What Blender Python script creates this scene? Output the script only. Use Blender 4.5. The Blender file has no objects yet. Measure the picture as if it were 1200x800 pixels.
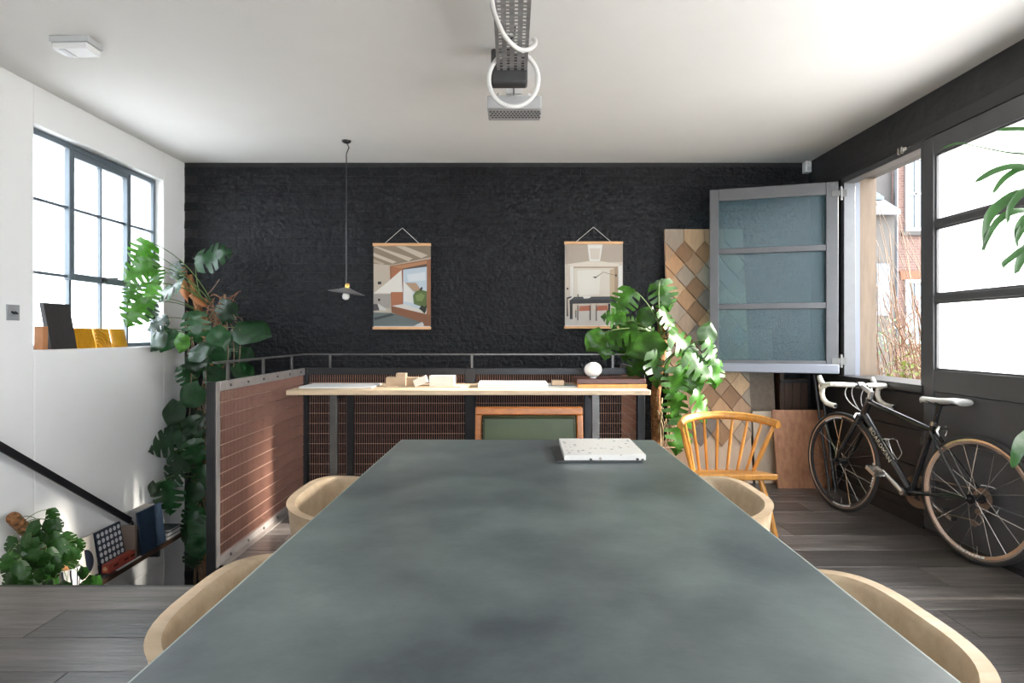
import bpy, bmesh, math, random
from mathutils import Vector, Matrix, Euler
R = math.radians
random.seed(7)
SC = bpy.context.scene
COL = SC.collection

# ------------------------------------------------------------------ camera
F = 720.0            # focal length in pixels of the 1200 x 800 frame
CH = 1.2             # camera height
cam_data = bpy.data.cameras.new('camera')
cam_data.sensor_width = 36.0
cam_data.lens = F / 1200 * 36.0
cam_data.shift_y = -8 / 1200
cam_data.clip_start = 0.05
cam = bpy.data.objects.new('camera', cam_data)
cam.location = (0, 0, CH)
cam.rotation_euler = (R(90), 0, 0)
COL.objects.link(cam)
SC.camera = cam

# ------------------------------------------------------------------ world, sun, exposure
world = bpy.data.worlds.new('sky')
SC.world = world
world.use_nodes = True
bg = world.node_tree.nodes['Background']
bg.inputs[0].default_value = (0.90, 0.955, 1.0, 1)
bg.inputs[1].default_value = 1.0
sun_data = bpy.data.lights.new('sun', 'SUN')
sun_data.energy = 1.8
sun_data.angle = R(5.0)
sun_data.color = (1.0, 0.93, 0.82)
sun = bpy.data.objects.new('sun', sun_data)
sun.rotation_euler = Vector((-1.0, -0.03, -0.435)).to_track_quat('-Z', 'Y').to_euler()
COL.objects.link(sun)
vs = SC.view_settings
vs.view_transform = 'Standard'
vs.look = 'None'
vs.gamma = 1.0
vs.use_curve_mapping = False
vs.exposure = 3.75
SC.cycles.caustics_reflective = False
SC.cycles.caustics_refractive = False
SC.cycles.diffuse_bounces = 6
SC.cycles.transparent_max_bounces = 24

def portal(loc, direction, sx, sy):
    d = bpy.data.lights.new('sky_portal', 'AREA')
    d.shape = 'RECTANGLE'; d.size = sx; d.size_y = sy
    d.cycles.is_portal = True
    o = bpy.data.objects.new('sky_portal', d)
    o.location = loc
    o.rotation_euler = Vector(direction).to_track_quat('-Z', 'Y').to_euler()
    COL.objects.link(o)
    return o

# room numbers
XL, XR, YB, YF, ZC = -2.80, 2.55, 5.255, -2.6, 2.67

def W(x, y, Y):
    return Vector(((x - 600) * Y / F, Y, CH - (y - 392) * Y / F))

# ------------------------------------------------------------------ materials
def srgb(r, g, b):
    def f(c):
        c /= 255.0
        return c / 12.92 if c <= 0.04045 else ((c + 0.055) / 1.055) ** 2.4
    return (f(r), f(g), f(b))

_M = {}
def pm(name, col, rough=0.5, metal=0.0, var=None, bump=None, rnd=0.0, spec=0.5, stretch=None, col2=None, emit=None, translucent=0.0, coat=0.0):
    """procedural principled material: var=(scale, amount) colour noise, bump=(scale, strength),
    rnd = per-object value variation, stretch = coordinate scale"""
    if name in _M: return _M[name]
    m = bpy.data.materials.new(name); m.use_nodes = True
    nt = m.node_tree; N = nt.nodes; L = nt.links
    b = N['Principled BSDF']
    b.inputs['Roughness'].default_value = rough
    b.inputs['Metallic'].default_value = metal
    b.inputs['Specular IOR Level'].default_value = spec
    if coat: b.inputs['Coat Weight'].default_value = coat
    b.inputs['Base Color'].default_value = (*col, 1)
    coord = N.new('ShaderNodeTexCoord')
    mp = N.new('ShaderNodeMapping')
    L.new(coord.outputs['Object'], mp.inputs[0])
    if stretch: mp.inputs['Scale'].default_value = stretch
    src = None
    if rnd or var:
        oi = N.new('ShaderNodeObjectInfo')
        if rnd:
            va = N.new('ShaderNodeVectorMath'); va.operation = 'ADD'
            mul = N.new('ShaderNodeMath'); mul.operation = 'MULTIPLY'; mul.inputs[1].default_value = 37.0
            L.new(oi.outputs['Random'], mul.inputs[0])
            L.new(mp.outputs[0], va.inputs[0]); L.new(mul.outputs[0], va.inputs[1])
            vec = va.outputs[0]
        else:
            vec = mp.outputs[0]
    else:
        vec = mp.outputs[0]
    if var:
        nz = N.new('ShaderNodeTexNoise'); nz.inputs['Scale'].default_value = var[0]
        nz.inputs['Detail'].default_value = 6; nz.inputs['Roughness'].default_value = 0.62
        L.new(vec, nz.inputs['Vector'])
        ramp = N.new('ShaderNodeValToRGB')
        ramp.color_ramp.elements[0].position = 0.32; ramp.color_ramp.elements[1].position = 0.68
        c2 = col2 if col2 else tuple(max(0, c * (1 - var[1])) for c in col)
        ramp.color_ramp.elements[0].color = (*c2, 1); ramp.color_ramp.elements[1].color = (*col, 1)
        L.new(nz.outputs['Fac'], ramp.inputs[0])
        src = ramp.outputs[0]
    if rnd:
        hsv = N.new('ShaderNodeHueSaturation')
        mr = N.new('ShaderNodeMapRange'); mr.inputs[3].default_value = 1 - rnd; mr.inputs[4].default_value = 1 + rnd
        L.new(oi.outputs['Random'], mr.inputs[0]); L.new(mr.outputs[0], hsv.inputs['Value'])
        if src: L.new(src, hsv.inputs['Color'])
        else: hsv.inputs['Color'].default_value = (*col, 1)
        src = hsv.outputs[0]
    if src: L.new(src, b.inputs['Base Color'])
    if bump:
        bn = N.new('ShaderNodeTexNoise'); bn.inputs['Scale'].default_value = bump[0]
        bn.inputs['Detail'].default_value = 5
        L.new(vec, bn.inputs['Vector'])
        bp = N.new('ShaderNodeBump'); bp.inputs['Strength'].default_value = bump[1]; bp.inputs['Distance'].default_value = 0.02
        L.new(bn.outputs['Fac'], bp.inputs['Height']); L.new(bp.outputs[0], b.inputs['Normal'])
    if emit:
        b.inputs['Emission Color'].default_value = (*emit[0], 1); b.inputs['Emission Strength'].default_value = emit[1]
    if translucent:
        tr = N.new('ShaderNodeBsdfTranslucent')
        tr.inputs[0].default_value = (*[min(1, c * 2.2) for c in col], 1)
        if src:
            g = N.new('ShaderNodeVectorMath'); g.operation = 'SCALE'; g.inputs['Scale'].default_value = 1.5
            L.new(src, g.inputs[0]); L.new(g.outputs[0], tr.inputs[0])
        mx = N.new('ShaderNodeMixShader'); mx.inputs[0].default_value = translucent
        L.new(b.outputs[0], mx.inputs[1]); L.new(tr.outputs[0], mx.inputs[2])
        L.new(mx.outputs[0], N['Material Output'].inputs[0])
    _M[name] = m
    return m

def glass(name, tint, clear, trans, gloss_rough=0.05, trans_col=(0.9, 0.93, 0.95), ribs=None, gloss=0.1, diff=None):
    """thin pane: clear = share of straight transmission, trans = share of scattered light, rest is gloss"""
    if name in _M: return _M[name]
    m = bpy.data.materials.new(name); m.use_nodes = True
    nt = m.node_tree; N = nt.nodes; L = nt.links
    N.remove(N['Principled BSDF'])
    tp = N.new('ShaderNodeBsdfTransparent'); tp.inputs[0].default_value = (*tint, 1)
    tl = N.new('ShaderNodeBsdfTranslucent'); tl.inputs[0].default_value = (*trans_col, 1)
    gl = N.new('ShaderNodeBsdfGlossy'); gl.inputs[0].default_value = (1, 1, 1, 1); gl.inputs['Roughness'].default_value = gloss_rough
    a = N.new('ShaderNodeMixShader'); a.inputs[0].default_value = trans / max(1e-4, clear + trans)
    L.new(tp.outputs[0], a.inputs[1]); L.new(tl.outputs[0], a.inputs[2])
    if diff:
        df = N.new('ShaderNodeBsdfDiffuse'); df.inputs[0].default_value = (*diff[1], 1)
        a2 = N.new('ShaderNodeMixShader'); a2.inputs[0].default_value = diff[0]
        L.new(a.outputs[0], a2.inputs[1]); L.new(df.outputs[0], a2.inputs[2]); a = a2
    lw = N.new('ShaderNodeLayerWeight'); lw.inputs[0].default_value = 0.5      # same on both faces of the pane
    pw_ = N.new('ShaderNodeMath'); pw_.operation = 'POWER'; pw_.inputs[1].default_value = 5.0
    L.new(lw.outputs['Facing'], pw_.inputs[0])
    ad = N.new('ShaderNodeMath'); ad.operation = 'ADD'; ad.inputs[1].default_value = gloss
    ad.use_clamp = True
    L.new(pw_.outputs[0], ad.inputs[0])
    bq = N.new('ShaderNodeMixShader'); L.new(ad.outputs[0], bq.inputs[0])
    L.new(a.outputs[0], bq.inputs[1]); L.new(gl.outputs[0], bq.inputs[2])
    L.new(bq.outputs[0], N['Material Output'].inputs[0])
    if ribs:
        co = N.new('ShaderNodeTexCoord'); nz = N.new('ShaderNodeTexWave')
        nz.bands_direction = 'X'; nz.inputs['Scale'].default_value = ribs[0]; nz.inputs['Distortion'].default_value = 0.6
        L.new(co.outputs['Object'], nz.inputs['Vector'])
        bp = N.new('ShaderNodeBump'); bp.inputs['Strength'].default_value = ribs[1]; bp.inputs['Distance'].default_value = 0.004
        L.new(nz.outputs['Fac'], bp.inputs['Height'])
        L.new(bp.outputs[0], gl.inputs['Normal']); L.new(bp.outputs[0], tl.inputs['Normal'])
    _M[name] = m
    return m

def brick_mat(name, c1, c2, mortar, scale):
    """brickwork too far away to build piece by piece"""
    if name in _M: return _M[name]
    m = bpy.data.materials.new(name); m.use_nodes = True
    nt = m.node_tree; N = nt.nodes; L = nt.links
    b = N['Principled BSDF']; b.inputs['Roughness'].default_value = 0.9
    co = N.new('ShaderNodeTexCoord'); mp = N.new('ShaderNodeMapping'); mp.inputs['Rotation'].default_value = (R(90), 0, 0)
    L.new(co.outputs['Object'], mp.inputs[0])
    br = N.new('ShaderNodeTexBrick'); br.inputs['Scale'].default_value = scale
    br.inputs['Color1'].default_value = (*c1, 1); br.inputs['Color2'].default_value = (*c2, 1); br.inputs['Mortar'].default_value = (*mortar, 1)
    br.inputs['Mortar Size'].default_value = 0.02
    L.new(mp.outputs[0], br.inputs['Vector']); L.new(br.outputs[0], b.inputs['Base Color'])
    _M[name] = m
    return m

def terrazzo_mat(name):
    if name in _M: return _M[name]
    m = bpy.data.materials.new(name); m.use_nodes = True
    nt = m.node_tree; N = nt.nodes; L = nt.links
    b = N['Principled BSDF']; b.inputs['Roughness'].default_value = 0.35
    co = N.new('ShaderNodeTexCoord')
    v = N.new('ShaderNodeTexVoronoi'); v.inputs['Scale'].default_value = 55; v.inputs['Randomness'].default_value = 1
    L.new(co.outputs['Object'], v.inputs['Vector'])
    sep = N.new('ShaderNodeSeparateColor'); L.new(v.outputs['Color'], sep.inputs[0])
    r1 = N.new('ShaderNodeValToRGB'); r1.color_ramp.interpolation = 'CONSTANT'
    e = r1.color_ramp.elements
    e[0].position = 0; e[0].color = (0.05, 0.05, 0.06, 1)
    e[1].position = 0.10; e[1].color = (0.62, 0.61, 0.59, 1)
    x = e.new(0.80); x.color = (0.35, 0.3, 0.26, 1)
    x = e.new(0.88); x.color = (0.68, 0.67, 0.65, 1)
    L.new(sep.outputs[0], r1.inputs[0])
    r2 = N.new('ShaderNodeMath'); r2.operation = 'LESS_THAN'; r2.inputs[1].default_value = 0.36
    L.new(v.outputs['Distance'], r2.inputs[0])
    mx = N.new('ShaderNodeMix'); mx.data_type = 'RGBA'
    mx.inputs[6].default_value = (0.64, 0.63, 0.61, 1)
    L.new(r2.outputs[0], mx.inputs[0]); L.new(r1.outputs[0], mx.inputs[7]); L.new(mx.outputs[2], b.inputs['Base Color'])
    _M[name] = m
    return m

# ------------------------------------------------------------------ mesh helpers
class MB:
    def __init__(s): s.v = []; s.f = []; s.mi = []
    def add(s, vs, fs, mi=0):
        k = len(s.v); s.v += [Vector(p) for p in vs]
        for f in fs: s.f.append([i + k for i in f]); s.mi.append(mi)
        return s
    def box(s, x0, x1, y0, y1, z0, z1, mi=0):
        return s.add([(x0,y0,z0),(x1,y0,z0),(x1,y1,z0),(x0,y1,z0),(x0,y0,z1),(x1,y0,z1),(x1,y1,z1),(x0,y1,z1)],
              [(0,3,2,1),(4,5,6,7),(0,1,5,4),(1,2,6,5),(2,3,7,6),(3,0,4,7)], mi)
    def obox(s, c, ux, uy, uz, hx, hy, hz, mi=0):
        c = Vector(c); ux, uy, uz = [Vector(a).normalized() for a in (ux, uy, uz)]
        P = [c + ux*a*hx + uy*b_*hy + uz*d*hz for d in (-1,1) for a, b_ in ((-1,-1),(1,-1),(1,1),(-1,1))]
        return s.add(P, [(0,3,2,1),(4,5,6,7),(0,1,5,4),(1,2,6,5),(2,3,7,6),(3,0,4,7)], mi)
    def bar(s, a, b_, w, h, up=(0,0,1), mi=0):
        a = Vector(a); b_ = Vector(b_); d = (b_ - a); l = d.length; d.normalize()
        up = Vector(up); sx = d.cross(up)
        if sx.length < 1e-4: sx = d.cross(Vector((1,0,0)))
        sx.normalize(); u2 = sx.cross(d).normalized()
        return s.obox((a+b_)/2, d, sx, u2, l/2, w/2, h/2, mi)
    def tube(s, pts, r, n=8, closed=False, mi=0, caps=True):
        pts = [Vector(p) for p in pts]; m = len(pts)
        rs = r if isinstance(r, (list, tuple)) else [r]*m
        rings = []; prev = None
        for i, p in enumerate(pts):
            if closed: t = pts[(i+1) % m] - pts[i-1]
            else: t = pts[min(i+1, m-1)] - pts[max(i-1, 0)]
            if t.length < 1e-9: t = Vector((0,0,1))
            t.normalize()
            if prev is None:
                a = Vector((0,0,1)) if abs(t.z) < 0.9 else Vector((1,0,0))
                u = t.cross(a).normalized()
            else:
                u = prev - t*prev.dot(t)
                u = u.normalized() if u.length > 1e-6 else t.orthogonal().normalized()
            prev = u; w = t.cross(u)
            rings.append([p + (u*math.cos(2*math.pi*k/n) + w*math.sin(2*math.pi*k/n))*rs[i] for k in range(n)])
        k0 = len(s.v)
        for rg in rings: s.v += rg
        for i in range(m if closed else m-1):
            j = (i+1) % m
            for k in range(n):
                s.f.append([k0+i*n+k, k0+i*n+(k+1)%n, k0+j*n+(k+1)%n, k0+j*n+k]); s.mi.append(mi)
        if caps and not closed:
            s.f.append([k0+k for k in reversed(range(n))]); s.mi.append(mi)
            s.f.append([k0+(m-1)*n+k for k in range(n)]); s.mi.append(mi)
        return s
    def lathe(s, prof, c=(0,0,0), n=24, M=None, mi=0):
        c = Vector(c); k0 = len(s.v); M = M or Matrix.Identity(3)
        for (r, z) in prof:
            for k in range(n):
                a = 2*math.pi*k/n
                s.v.append(c + M @ Vector((r*math.cos(a), r*math.sin(a), z)))
        for i in range(len(prof)-1):
            for k in range(n):
                s.f.append([k0+i*n+k, k0+i*n+(k+1)%n, k0+(i+1)*n+(k+1)%n, k0+(i+1)*n+k]); s.mi.append(mi)
        s.f.append([k0+k for k in reversed(range(n))]); s.mi.append(mi)
        s.f.append([k0+(len(prof)-1)*n+k for k in range(n)]); s.mi.append(mi)
        return s
    def prism(s, poly, fn, t0, t1, mi=0):
        """poly of 2-d points, fn(u, v, t) gives the 3-d point"""
        n = len(poly)
        P = [fn(u, v, t0) for u, v in poly] + [fn(u, v, t1) for u, v in poly]
        fs = [list(reversed(range(n))), [n+i for i in range(n)]] + [[i, (i+1) % n, n+(i+1) % n, n+i] for i in range(n)]
        return s.add(P, fs, mi)
    def mesh(s, name, mats, smooth=False, M=None):
        me = bpy.data.meshes.new(name)
        vs = s.v if M is None else [M @ p for p in s.v]
        me.from_pydata([tuple(p) for p in vs], [], s.f)
        for m in (mats if isinstance(mats, (list, tuple)) else [mats]): me.materials.append(m)
        if any(s.mi): me.polygons.foreach_set('material_index', s.mi)
        if smooth:
            me.polygons.foreach_set('use_smooth', [True]*len(me.polygons))
        me.update()
        bm = bmesh.new(); bm.from_mesh(me); bmesh.ops.recalc_face_normals(bm, faces=bm.faces)
        if smooth == 'auto':
            bm.edges.ensure_lookup_table()
            for e in bm.edges:
                if len(e.link_faces) == 2 and e.calc_face_angle(0) > R(38): e.smooth = False
        bm.to_mesh(me); bm.free()
        return me
    def build(s, name, mats, parent=None, smooth='auto', bevel=0, seg=2):
        if parent is None:
            lo = Vector([min(p[i] for p in s.v) for i in range(3)]); hi = Vector([max(p[i] for p in s.v) for i in range(3)])
            o_ = Vector(((lo.x+hi.x)/2, (lo.y+hi.y)/2, lo.z)); M = Matrix.Translation(-o_)
        else:
            M = wm(parent).inverted()
        o = bpy.data.objects.new(name, s.mesh(name, mats, smooth, M))
        COL.objects.link(o)
        if parent is None: o.location = o_
        else: o.parent = parent
        if bevel:
            b = o.modifiers.new('bevel', 'BEVEL'); b.width = bevel; b.segments = seg; b.limit_method = 'ANGLE'; b.angle_limit = R(40)
        return o

def wm(o):
    M = o.matrix_basis.copy()
    while o.parent: o = o.parent; M = o.matrix_basis @ M
    return M

def tag(o, label=None, cat=None, group=None, kind=None):
    if label: o['label'] = label
    if cat: o['category'] = cat
    if group: o['group'] = group
    if kind: o['kind'] = kind
    return o

def thing(name, loc, label=None, cat=None, rz=0, group=None, kind=None):
    o = bpy.data.objects.new(name, None); o.empty_display_size = 0.1
    COL.objects.link(o); o.location = loc; o.rotation_euler = (0, 0, rz)
    return tag(o, label, cat, group, kind)

def copy_tree(o, parent=None):
    c = o.copy(); COL.objects.link(c); c.parent = parent
    for ch in list(o.children):
        copy_tree(ch, c)
    return c

def bez(a, b_, c, n=8):
    a, b_, c = Vector(a), Vector(b_), Vector(c)
    return [a*(1-t)**2 + b_*2*t*(1-t) + c*t*t for t in [i/n for i in range(n+1)]]

def smooth_path(P, k=5):
    P = [Vector(p) for p in P]; out = []
    for i in range(len(P) - 1):
        p0, p1, p2, p3 = P[max(i-1, 0)], P[i], P[i+1], P[min(i+2, len(P)-1)]
        for j in range(k):
            t = j / k; out.append(0.5 * ((2*p1) + (p2-p0)*t + (2*p0-5*p1+4*p2-p3)*t*t + (3*p1-p0-3*p2+p3)*t**3))
    return out + [P[-1]]

def arc(c, r, a0, a1, n, fn):
    return [fn(c[0] + r*math.cos(R(a0+(a1-a0)*i/n)), c[1] + r*math.sin(R(a0+(a1-a0)*i/n))) for i in range(n+1)]

# ------------------------------------------------------------------ shared materials
white_wall = pm('white_plaster', (0.80, 0.80, 0.795), 0.75, var=(3, 0.03), bump=(9, 0.12))
ceil_mat = pm('ceiling_paint', (0.83, 0.815, 0.79), 0.8, var=(2, 0.03), bump=(5, 0.06))
black_paint = pm('black_painted_brick', (0.0075, 0.0082, 0.0105), 0.45, var=(9, 0.35), bump=(30, 1.0), rnd=0.15, spec=0.22)
mortar_mat = pm('black_painted_mortar', (0.005, 0.0055, 0.0065), 0.6, bump=(40, 0.6))
char_paint = pm('charcoal_paint', (0.030, 0.029, 0.030), 0.42, var=(6, 0.25), bump=(14, 0.10))
char_rough = pm('charcoal_rough_beam', (0.032, 0.032, 0.033), 0.6, var=(5, 0.4), bump=(12, 0.5))
frame_paint = pm('grey_frame_paint', (0.085, 0.085, 0.090), 0.4, var=(8, 0.15), bump=(30, 0.05))
steel_win = pm('blue_grey_steel', (0.12, 0.15, 0.175), 0.4, metal=0.1)
plank_mat = pm('dark_oak_plank', (0.150, 0.135, 0.127), 0.30, var=(2.2, 0.5), bump=(7, 0.14), rnd=0.32, stretch=(1.1, 12, 12), col2=(0.050, 0.043, 0.040))
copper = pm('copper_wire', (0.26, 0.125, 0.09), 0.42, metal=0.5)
copper_lit = pm('lit_copper_wire', (0.50, 0.25, 0.17), 0.4, metal=0.4)  # lit copy of the copper wire, brightness put into its colour
steel_dark = pm('dark_steel', (0.035, 0.035, 0.038), 0.38, metal=0.6, var=(10, 0.3))
steel_mid = pm('bare_steel', (0.16, 0.155, 0.15), 0.42, metal=0.75, var=(8, 0.3))
zinc = pm('zinc_angle', (0.42, 0.38, 0.36), 0.42, metal=0.6, var=(14, 0.25))
black_metal = pm('black_metal', (0.012, 0.012, 0.014), 0.4)
ash = pm('pale_ash', (0.72, 0.55, 0.37), 0.5, var=(3, 0.2), stretch=(3, 12, 12), bump=(20, 0.04), rnd=0.06)
plywood = pm('pale_plywood', (0.64, 0.50, 0.35), 0.45, var=(3.0, 0.35), stretch=(2.0, 7, 7), col2=(0.50, 0.36, 0.225), rnd=0.05)
honey = pm('honey_elm', (0.60, 0.27, 0.055), 0.32, var=(4, 0.35), stretch=(10, 10, 2), rnd=0.05)
teak = pm('orange_teak', (0.45, 0.145, 0.025), 0.35, var=(4, 0.35), stretch=(4, 12, 12))
white_plastic = pm('white_plastic', (0.75, 0.75, 0.75), 0.4)
chrome = pm('polished_metal', (0.62, 0.60, 0.58), 0.22, metal=1.0)
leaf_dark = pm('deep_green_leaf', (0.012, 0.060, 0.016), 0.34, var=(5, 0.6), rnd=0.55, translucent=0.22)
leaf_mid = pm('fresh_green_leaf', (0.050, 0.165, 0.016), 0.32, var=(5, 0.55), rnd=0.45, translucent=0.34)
leaf_soft = pm('mottled_green_leaf', (0.032, 0.115, 0.018), 0.38, var=(7, 0.5), rnd=0.4, translucent=0.28)
stem_green = pm('green_stem', (0.12, 0.19, 0.05), 0.5, var=(8, 0.3))
root_brown = pm('aerial_root', (0.22, 0.14, 0.085), 0.8, var=(12, 0.4))
coir = pm('coir_fibre', (0.34, 0.15, 0.055), 0.95, var=(30, 0.6), bump=(60, 0.8))
soil = pm('potting_soil', (0.03, 0.022, 0.016), 0.95, bump=(40, 0.6))
terracotta = pm('terracotta', (0.38, 0.16, 0.09), 0.8, var=(8, 0.2))
# ================================================================== STRUCTURE
VY0, VYB = 2.93, 4.58          # stairwell void: starts at VY0 on the left, behind VYB at the back
VXR, VXE = -1.50, 0.95         # right edge of the stairwell on the left; right end of the strip at the back
ZL = -1.72                     # lower landing
# floor slab, planks
m = MB()
m.box(XL, XR, YF, VY0, -0.25, -0.02); m.box(VXR, XR, VY0, VYB, -0.25, -0.02); m.box(VXE, XR, VYB, YB, -0.25, -0.02)
floor = tag(m.build('floor', pm('floor_bed', (0.02, 0.018, 0.017), 0.9), smooth=False), 'dark wood plank floor of the studio', kind='structure')
pw = 0.247
def planks(y0, y1, xa, xb, row):
    x = xa - (row * 0.77) % 1.9
    while x < xb:
        a, b_ = max(x, xa), min(x + 1.9, xb)
        if b_ - a > 0.02:
            mm = MB().box(a + 0.0012, b_ - 0.0012, y0 + 0.0015, y1 - 0.0015, -0.02, random.uniform(-0.0006, 0.0006))
            mm.build('plank', plank_mat, floor, smooth=False, bevel=0.0015, seg=1)
        x += 1.9
row = 0
y = VY0
while y > YF:
    planks(max(y - pw, YF), y, XL, XR, row * 1.0 + 0.35); y -= pw; row += 1
y = VY0; row = 5
while y < YB:
    y1 = min(y + pw, YB)
    if y1 <= VYB: planks(y, y1, VXR, XR, row + 0.2)
    elif y < VYB:
        planks(y, VYB, VXR, XR, row + 0.2); planks(VYB, y1, VXE, XR, row + 0.2)
    else: planks(y, y1, VXE, XR, row + 0.2)
    y += pw; row += 1
# nosing on the stairwell edge
tag(MB().box(XL, VXR, VY0, VY0 + 0.02, -0.25, -0.001).box(VXR, VXR + 0.02, VY0 + 0.02, VYB, -0.25, -0.003).build('trim_1', char_paint), 'dark timber edge of the stairwell opening', kind='structure')
# ceiling
tag(MB().box(XL - 0.2, XR + 0.25, YF - 0.2, YB + 0.2, ZC, ZC + 0.12).build('ceiling', ceil_mat, smooth=False), 'warm white plaster ceiling', kind='structure')
# left wall with window opening
WY0, WY1, WZ0, WZ1 = 3.60, 4.94, 1.11, 2.44
m = MB()
LY0, LY1, LZ0, LZ1 = 3.60, 4.30, -1.62, -0.62     # unseen low window, added to brighten the stairwell
m.box(XL - 0.22, XL, YF - 0.2, WY0, ZL, ZC); m.box(XL - 0.22, XL, WY1, YB + 0.2, ZL, ZC)
m.box(XL - 0.22, XL, WY0, WY1, -0.62, WZ0); m.box(XL - 0.22, XL, WY0, WY1, WZ1, ZC)
m.box(XL - 0.22, XL, LY1, WY1, ZL, -0.62); m.box(XL - 0.22, XL, LY0, LY1, ZL, LZ0); m.box(XL - 0.22, XL, LY0, WY0, LZ1, -0.62) if WY0 > LY0 else None
tag(m.build('wall_left', white_wall, smooth=False, bevel=0.008), 'white plaster wall on the left with the steel window', kind='structure')
portal((XL - 0.25, (WY0 + WY1) / 2, (WZ0 + WZ1) / 2), (1, 0, 0), WY1 - WY0, WZ1 - WZ0)
w4 = thing('window_4', (XL - 0.1, LY0, LZ0), 'unseen low window added to brighten the stairwell', kind='structure')
hz_ = glass('hazy_wired_pane', (0.96, 0.98, 1.0), 0.75, 0.25, gloss=0.06, trans_col=(0.95, 0.97, 1))
m = MB()
for ya, yb, za, zb in ((LY0, LY0 + 0.03, LZ0, LZ1), (LY1 - 0.03, LY1, LZ0, LZ1), (LY0 + 0.03, LY1 - 0.03, LZ0, LZ0 + 0.03), (LY0 + 0.03, LY1 - 0.03, LZ1 - 0.03, LZ1)): m.box(XL - 0.12, XL - 0.08, ya, yb, za, zb)
m.build('window_frame', steel_win, w4)
MB().box(XL - 0.102, XL - 0.098, LY0 + 0.03, LY1 - 0.03, LZ0 + 0.03, LZ1 - 0.03).build('pane', hz_, w4)
portal((XL - 0.25, (LY0 + LY1) / 2, (LZ0 + LZ1) / 2), (1, 0, 0), LY1 - LY0, LZ1 - LZ0)
# rear wall (behind the camera), its unseen glazing added to let in daylight
m = MB()
m.box(XL, XR, YF - 0.2, YF, -0.25, 0.08); m.box(XL, XR, YF - 0.2, YF, 2.60, ZC)
for a, b_ in ((XL, 0.0), (2.45, XR)): m.box(a, b_, YF - 0.2, YF, 0.08, 2.60)
tag(m.build('wall_rear', white_wall, smooth=False), 'white wall behind the viewer with added tall glazing', kind='structure')
clear = glass('clear_pane', (0.98, 0.985, 0.99), 1, 0, gloss=0.03)
for i, (a, b_) in enumerate(((0.0, 2.45),)):
    w = thing('window_%d' % (8 + i), ((a + b_) / 2, YF - 0.1, 0.08), 'unseen tall window added behind the viewer for daylight', kind='structure')
    fr = MB(); n_ = 3
    xs_ = [a + 0.025 + (b_ - a - 0.05) * k / n_ for k in range(n_ + 1)]
    for x in xs_: fr.box(x - 0.02, x + 0.02, YF - 0.13, YF - 0.07, 0.08, 2.60)
    for k in range(n_):
        for z in (0.10, 2.58): fr.box(xs_[k] + 0.02, xs_[k+1] - 0.02, YF - 0.125, YF - 0.075, z - 0.02, z + 0.02)
    fr.build('window_frame', steel_win, w)
    for k in range(n_): MB().box(xs_[k] + 0.02, xs_[k+1] - 0.02, YF - 0.102, YF - 0.098, 0.12, 2.56).build('pane', clear, w)
    portal(((a + b_) / 2, YF - 0.25, 1.34), (0, 1, 0), b_ - a, 2.52)
# back wall: black painted brickwork, brick by brick
tag_back = MB().box(XL, XR + 0.25, YB + 0.0005, YB + 0.2, ZL, ZC).build('wall_back', mortar_mat, smooth=False)
tag(tag_back, 'black painted brick wall at the back of the room', kind='structure')
BL, BH, BD = 0.2235, 0.0722, 0.0072
def brick_mesh(seed, ln):
    rg = random.Random(seed); mm = MB(); nx, nz = 5, 2
    vid = {}
    for j in range(nz + 1):
        for i in range(nx + 1):
            e = (i in (0, nx)) or (j in (0, nz))
            x = (i / nx - 0.5) * ln + rg.uniform(-0.004, 0.004); z = (j / nz - 0.5) * BH + rg.uniform(-0.003, 0.002)
            yv = -BD + (0.0012 if e else 0) + rg.uniform(-0.0026, 0.0024)
            vid[i, j] = len(mm.v); mm.v.append(Vector((x, yv, z)))
    for j in range(nz):
        for i in range(nx):
            mm.f.append([vid[i, j], vid[i+1, j], vid[i+1, j+1], vid[i, j+1]]); mm.mi.append(0)
    ring = [vid[i, 0] for i in range(nx+1)] + [vid[nx, j] for j in range(1, nz+1)] + [vid[i, nz] for i in range(nx-1, -1, -1)] + [vid[0, j] for j in range(nz-1, 0, -1)]
    k0 = len(mm.v)
    for r_ in ring:
        p = mm.v[r_]; mm.v.append(Vector((p.x * 1.004, -0.001, p.z * 1.01)))
    n = len(ring)
    for i in range(n):
        mm.f.append([ring[i], k0+i, k0+(i+1) % n, ring[(i+1) % n]]); mm.mi.append(0)
    return mm
stretch = [brick_mesh(i, BL) for i in range(12)]
header = [brick_mesh(50 + i, 0.111) for i in range(5)]
s_me = [q.mesh('brick', black_paint, 'auto') for q in stretch]; h_me = [q.mesh('brick', black_paint, 'auto') for q in header]
spots = []
rowi = 0; z = ZL + 0.0375
while z < ZC - 0.02:
    hd = rowi % 5 == 3
    x = XL + (0 if rowi % 2 else -0.111); st = 0.112 if hd else 0.2255
    while x < XR:
        cx = x + st / 2
        if cx - st / 2 > XL - 0.01 and cx + st / 2 < XR + 0.01: spots.append((cx, z, hd))
        elif cx > XL + 0.03 and cx < XR - 0.03: spots.append((cx + (0.05 if cx < 0 else -0.05), z, True))
        x += st
    z += 0.075; rowi += 1
spots.sort(key=lambda s_: -s_[1])
wb_inv = wm(tag_back).inverted()
rest = MB(); nb = 0
for cx, z, hd in spots:
    k = random.randrange(5 if hd else 12)
    M = Matrix.Translation((cx, YB, z)) @ Matrix.Rotation(random.uniform(-0.008, 0.008), 4, 'Y') @ Matrix.Scale(random.uniform(0.92, 1.25), 4, (0, 1, 0))
    if nb < 300 and not (cx > 1.62 and z > 0.9 and z < 2.3):
        o = bpy.data.objects.new('brick', (h_me if hd else s_me)[k]); COL.objects.link(o)
        o.parent = tag_back; o.matrix_basis = wb_inv @ M; nb += 1
    else:
        src = (header if hd else stretch)[k]
        rest.add([M @ p for p in src.v], src.f)
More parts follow.
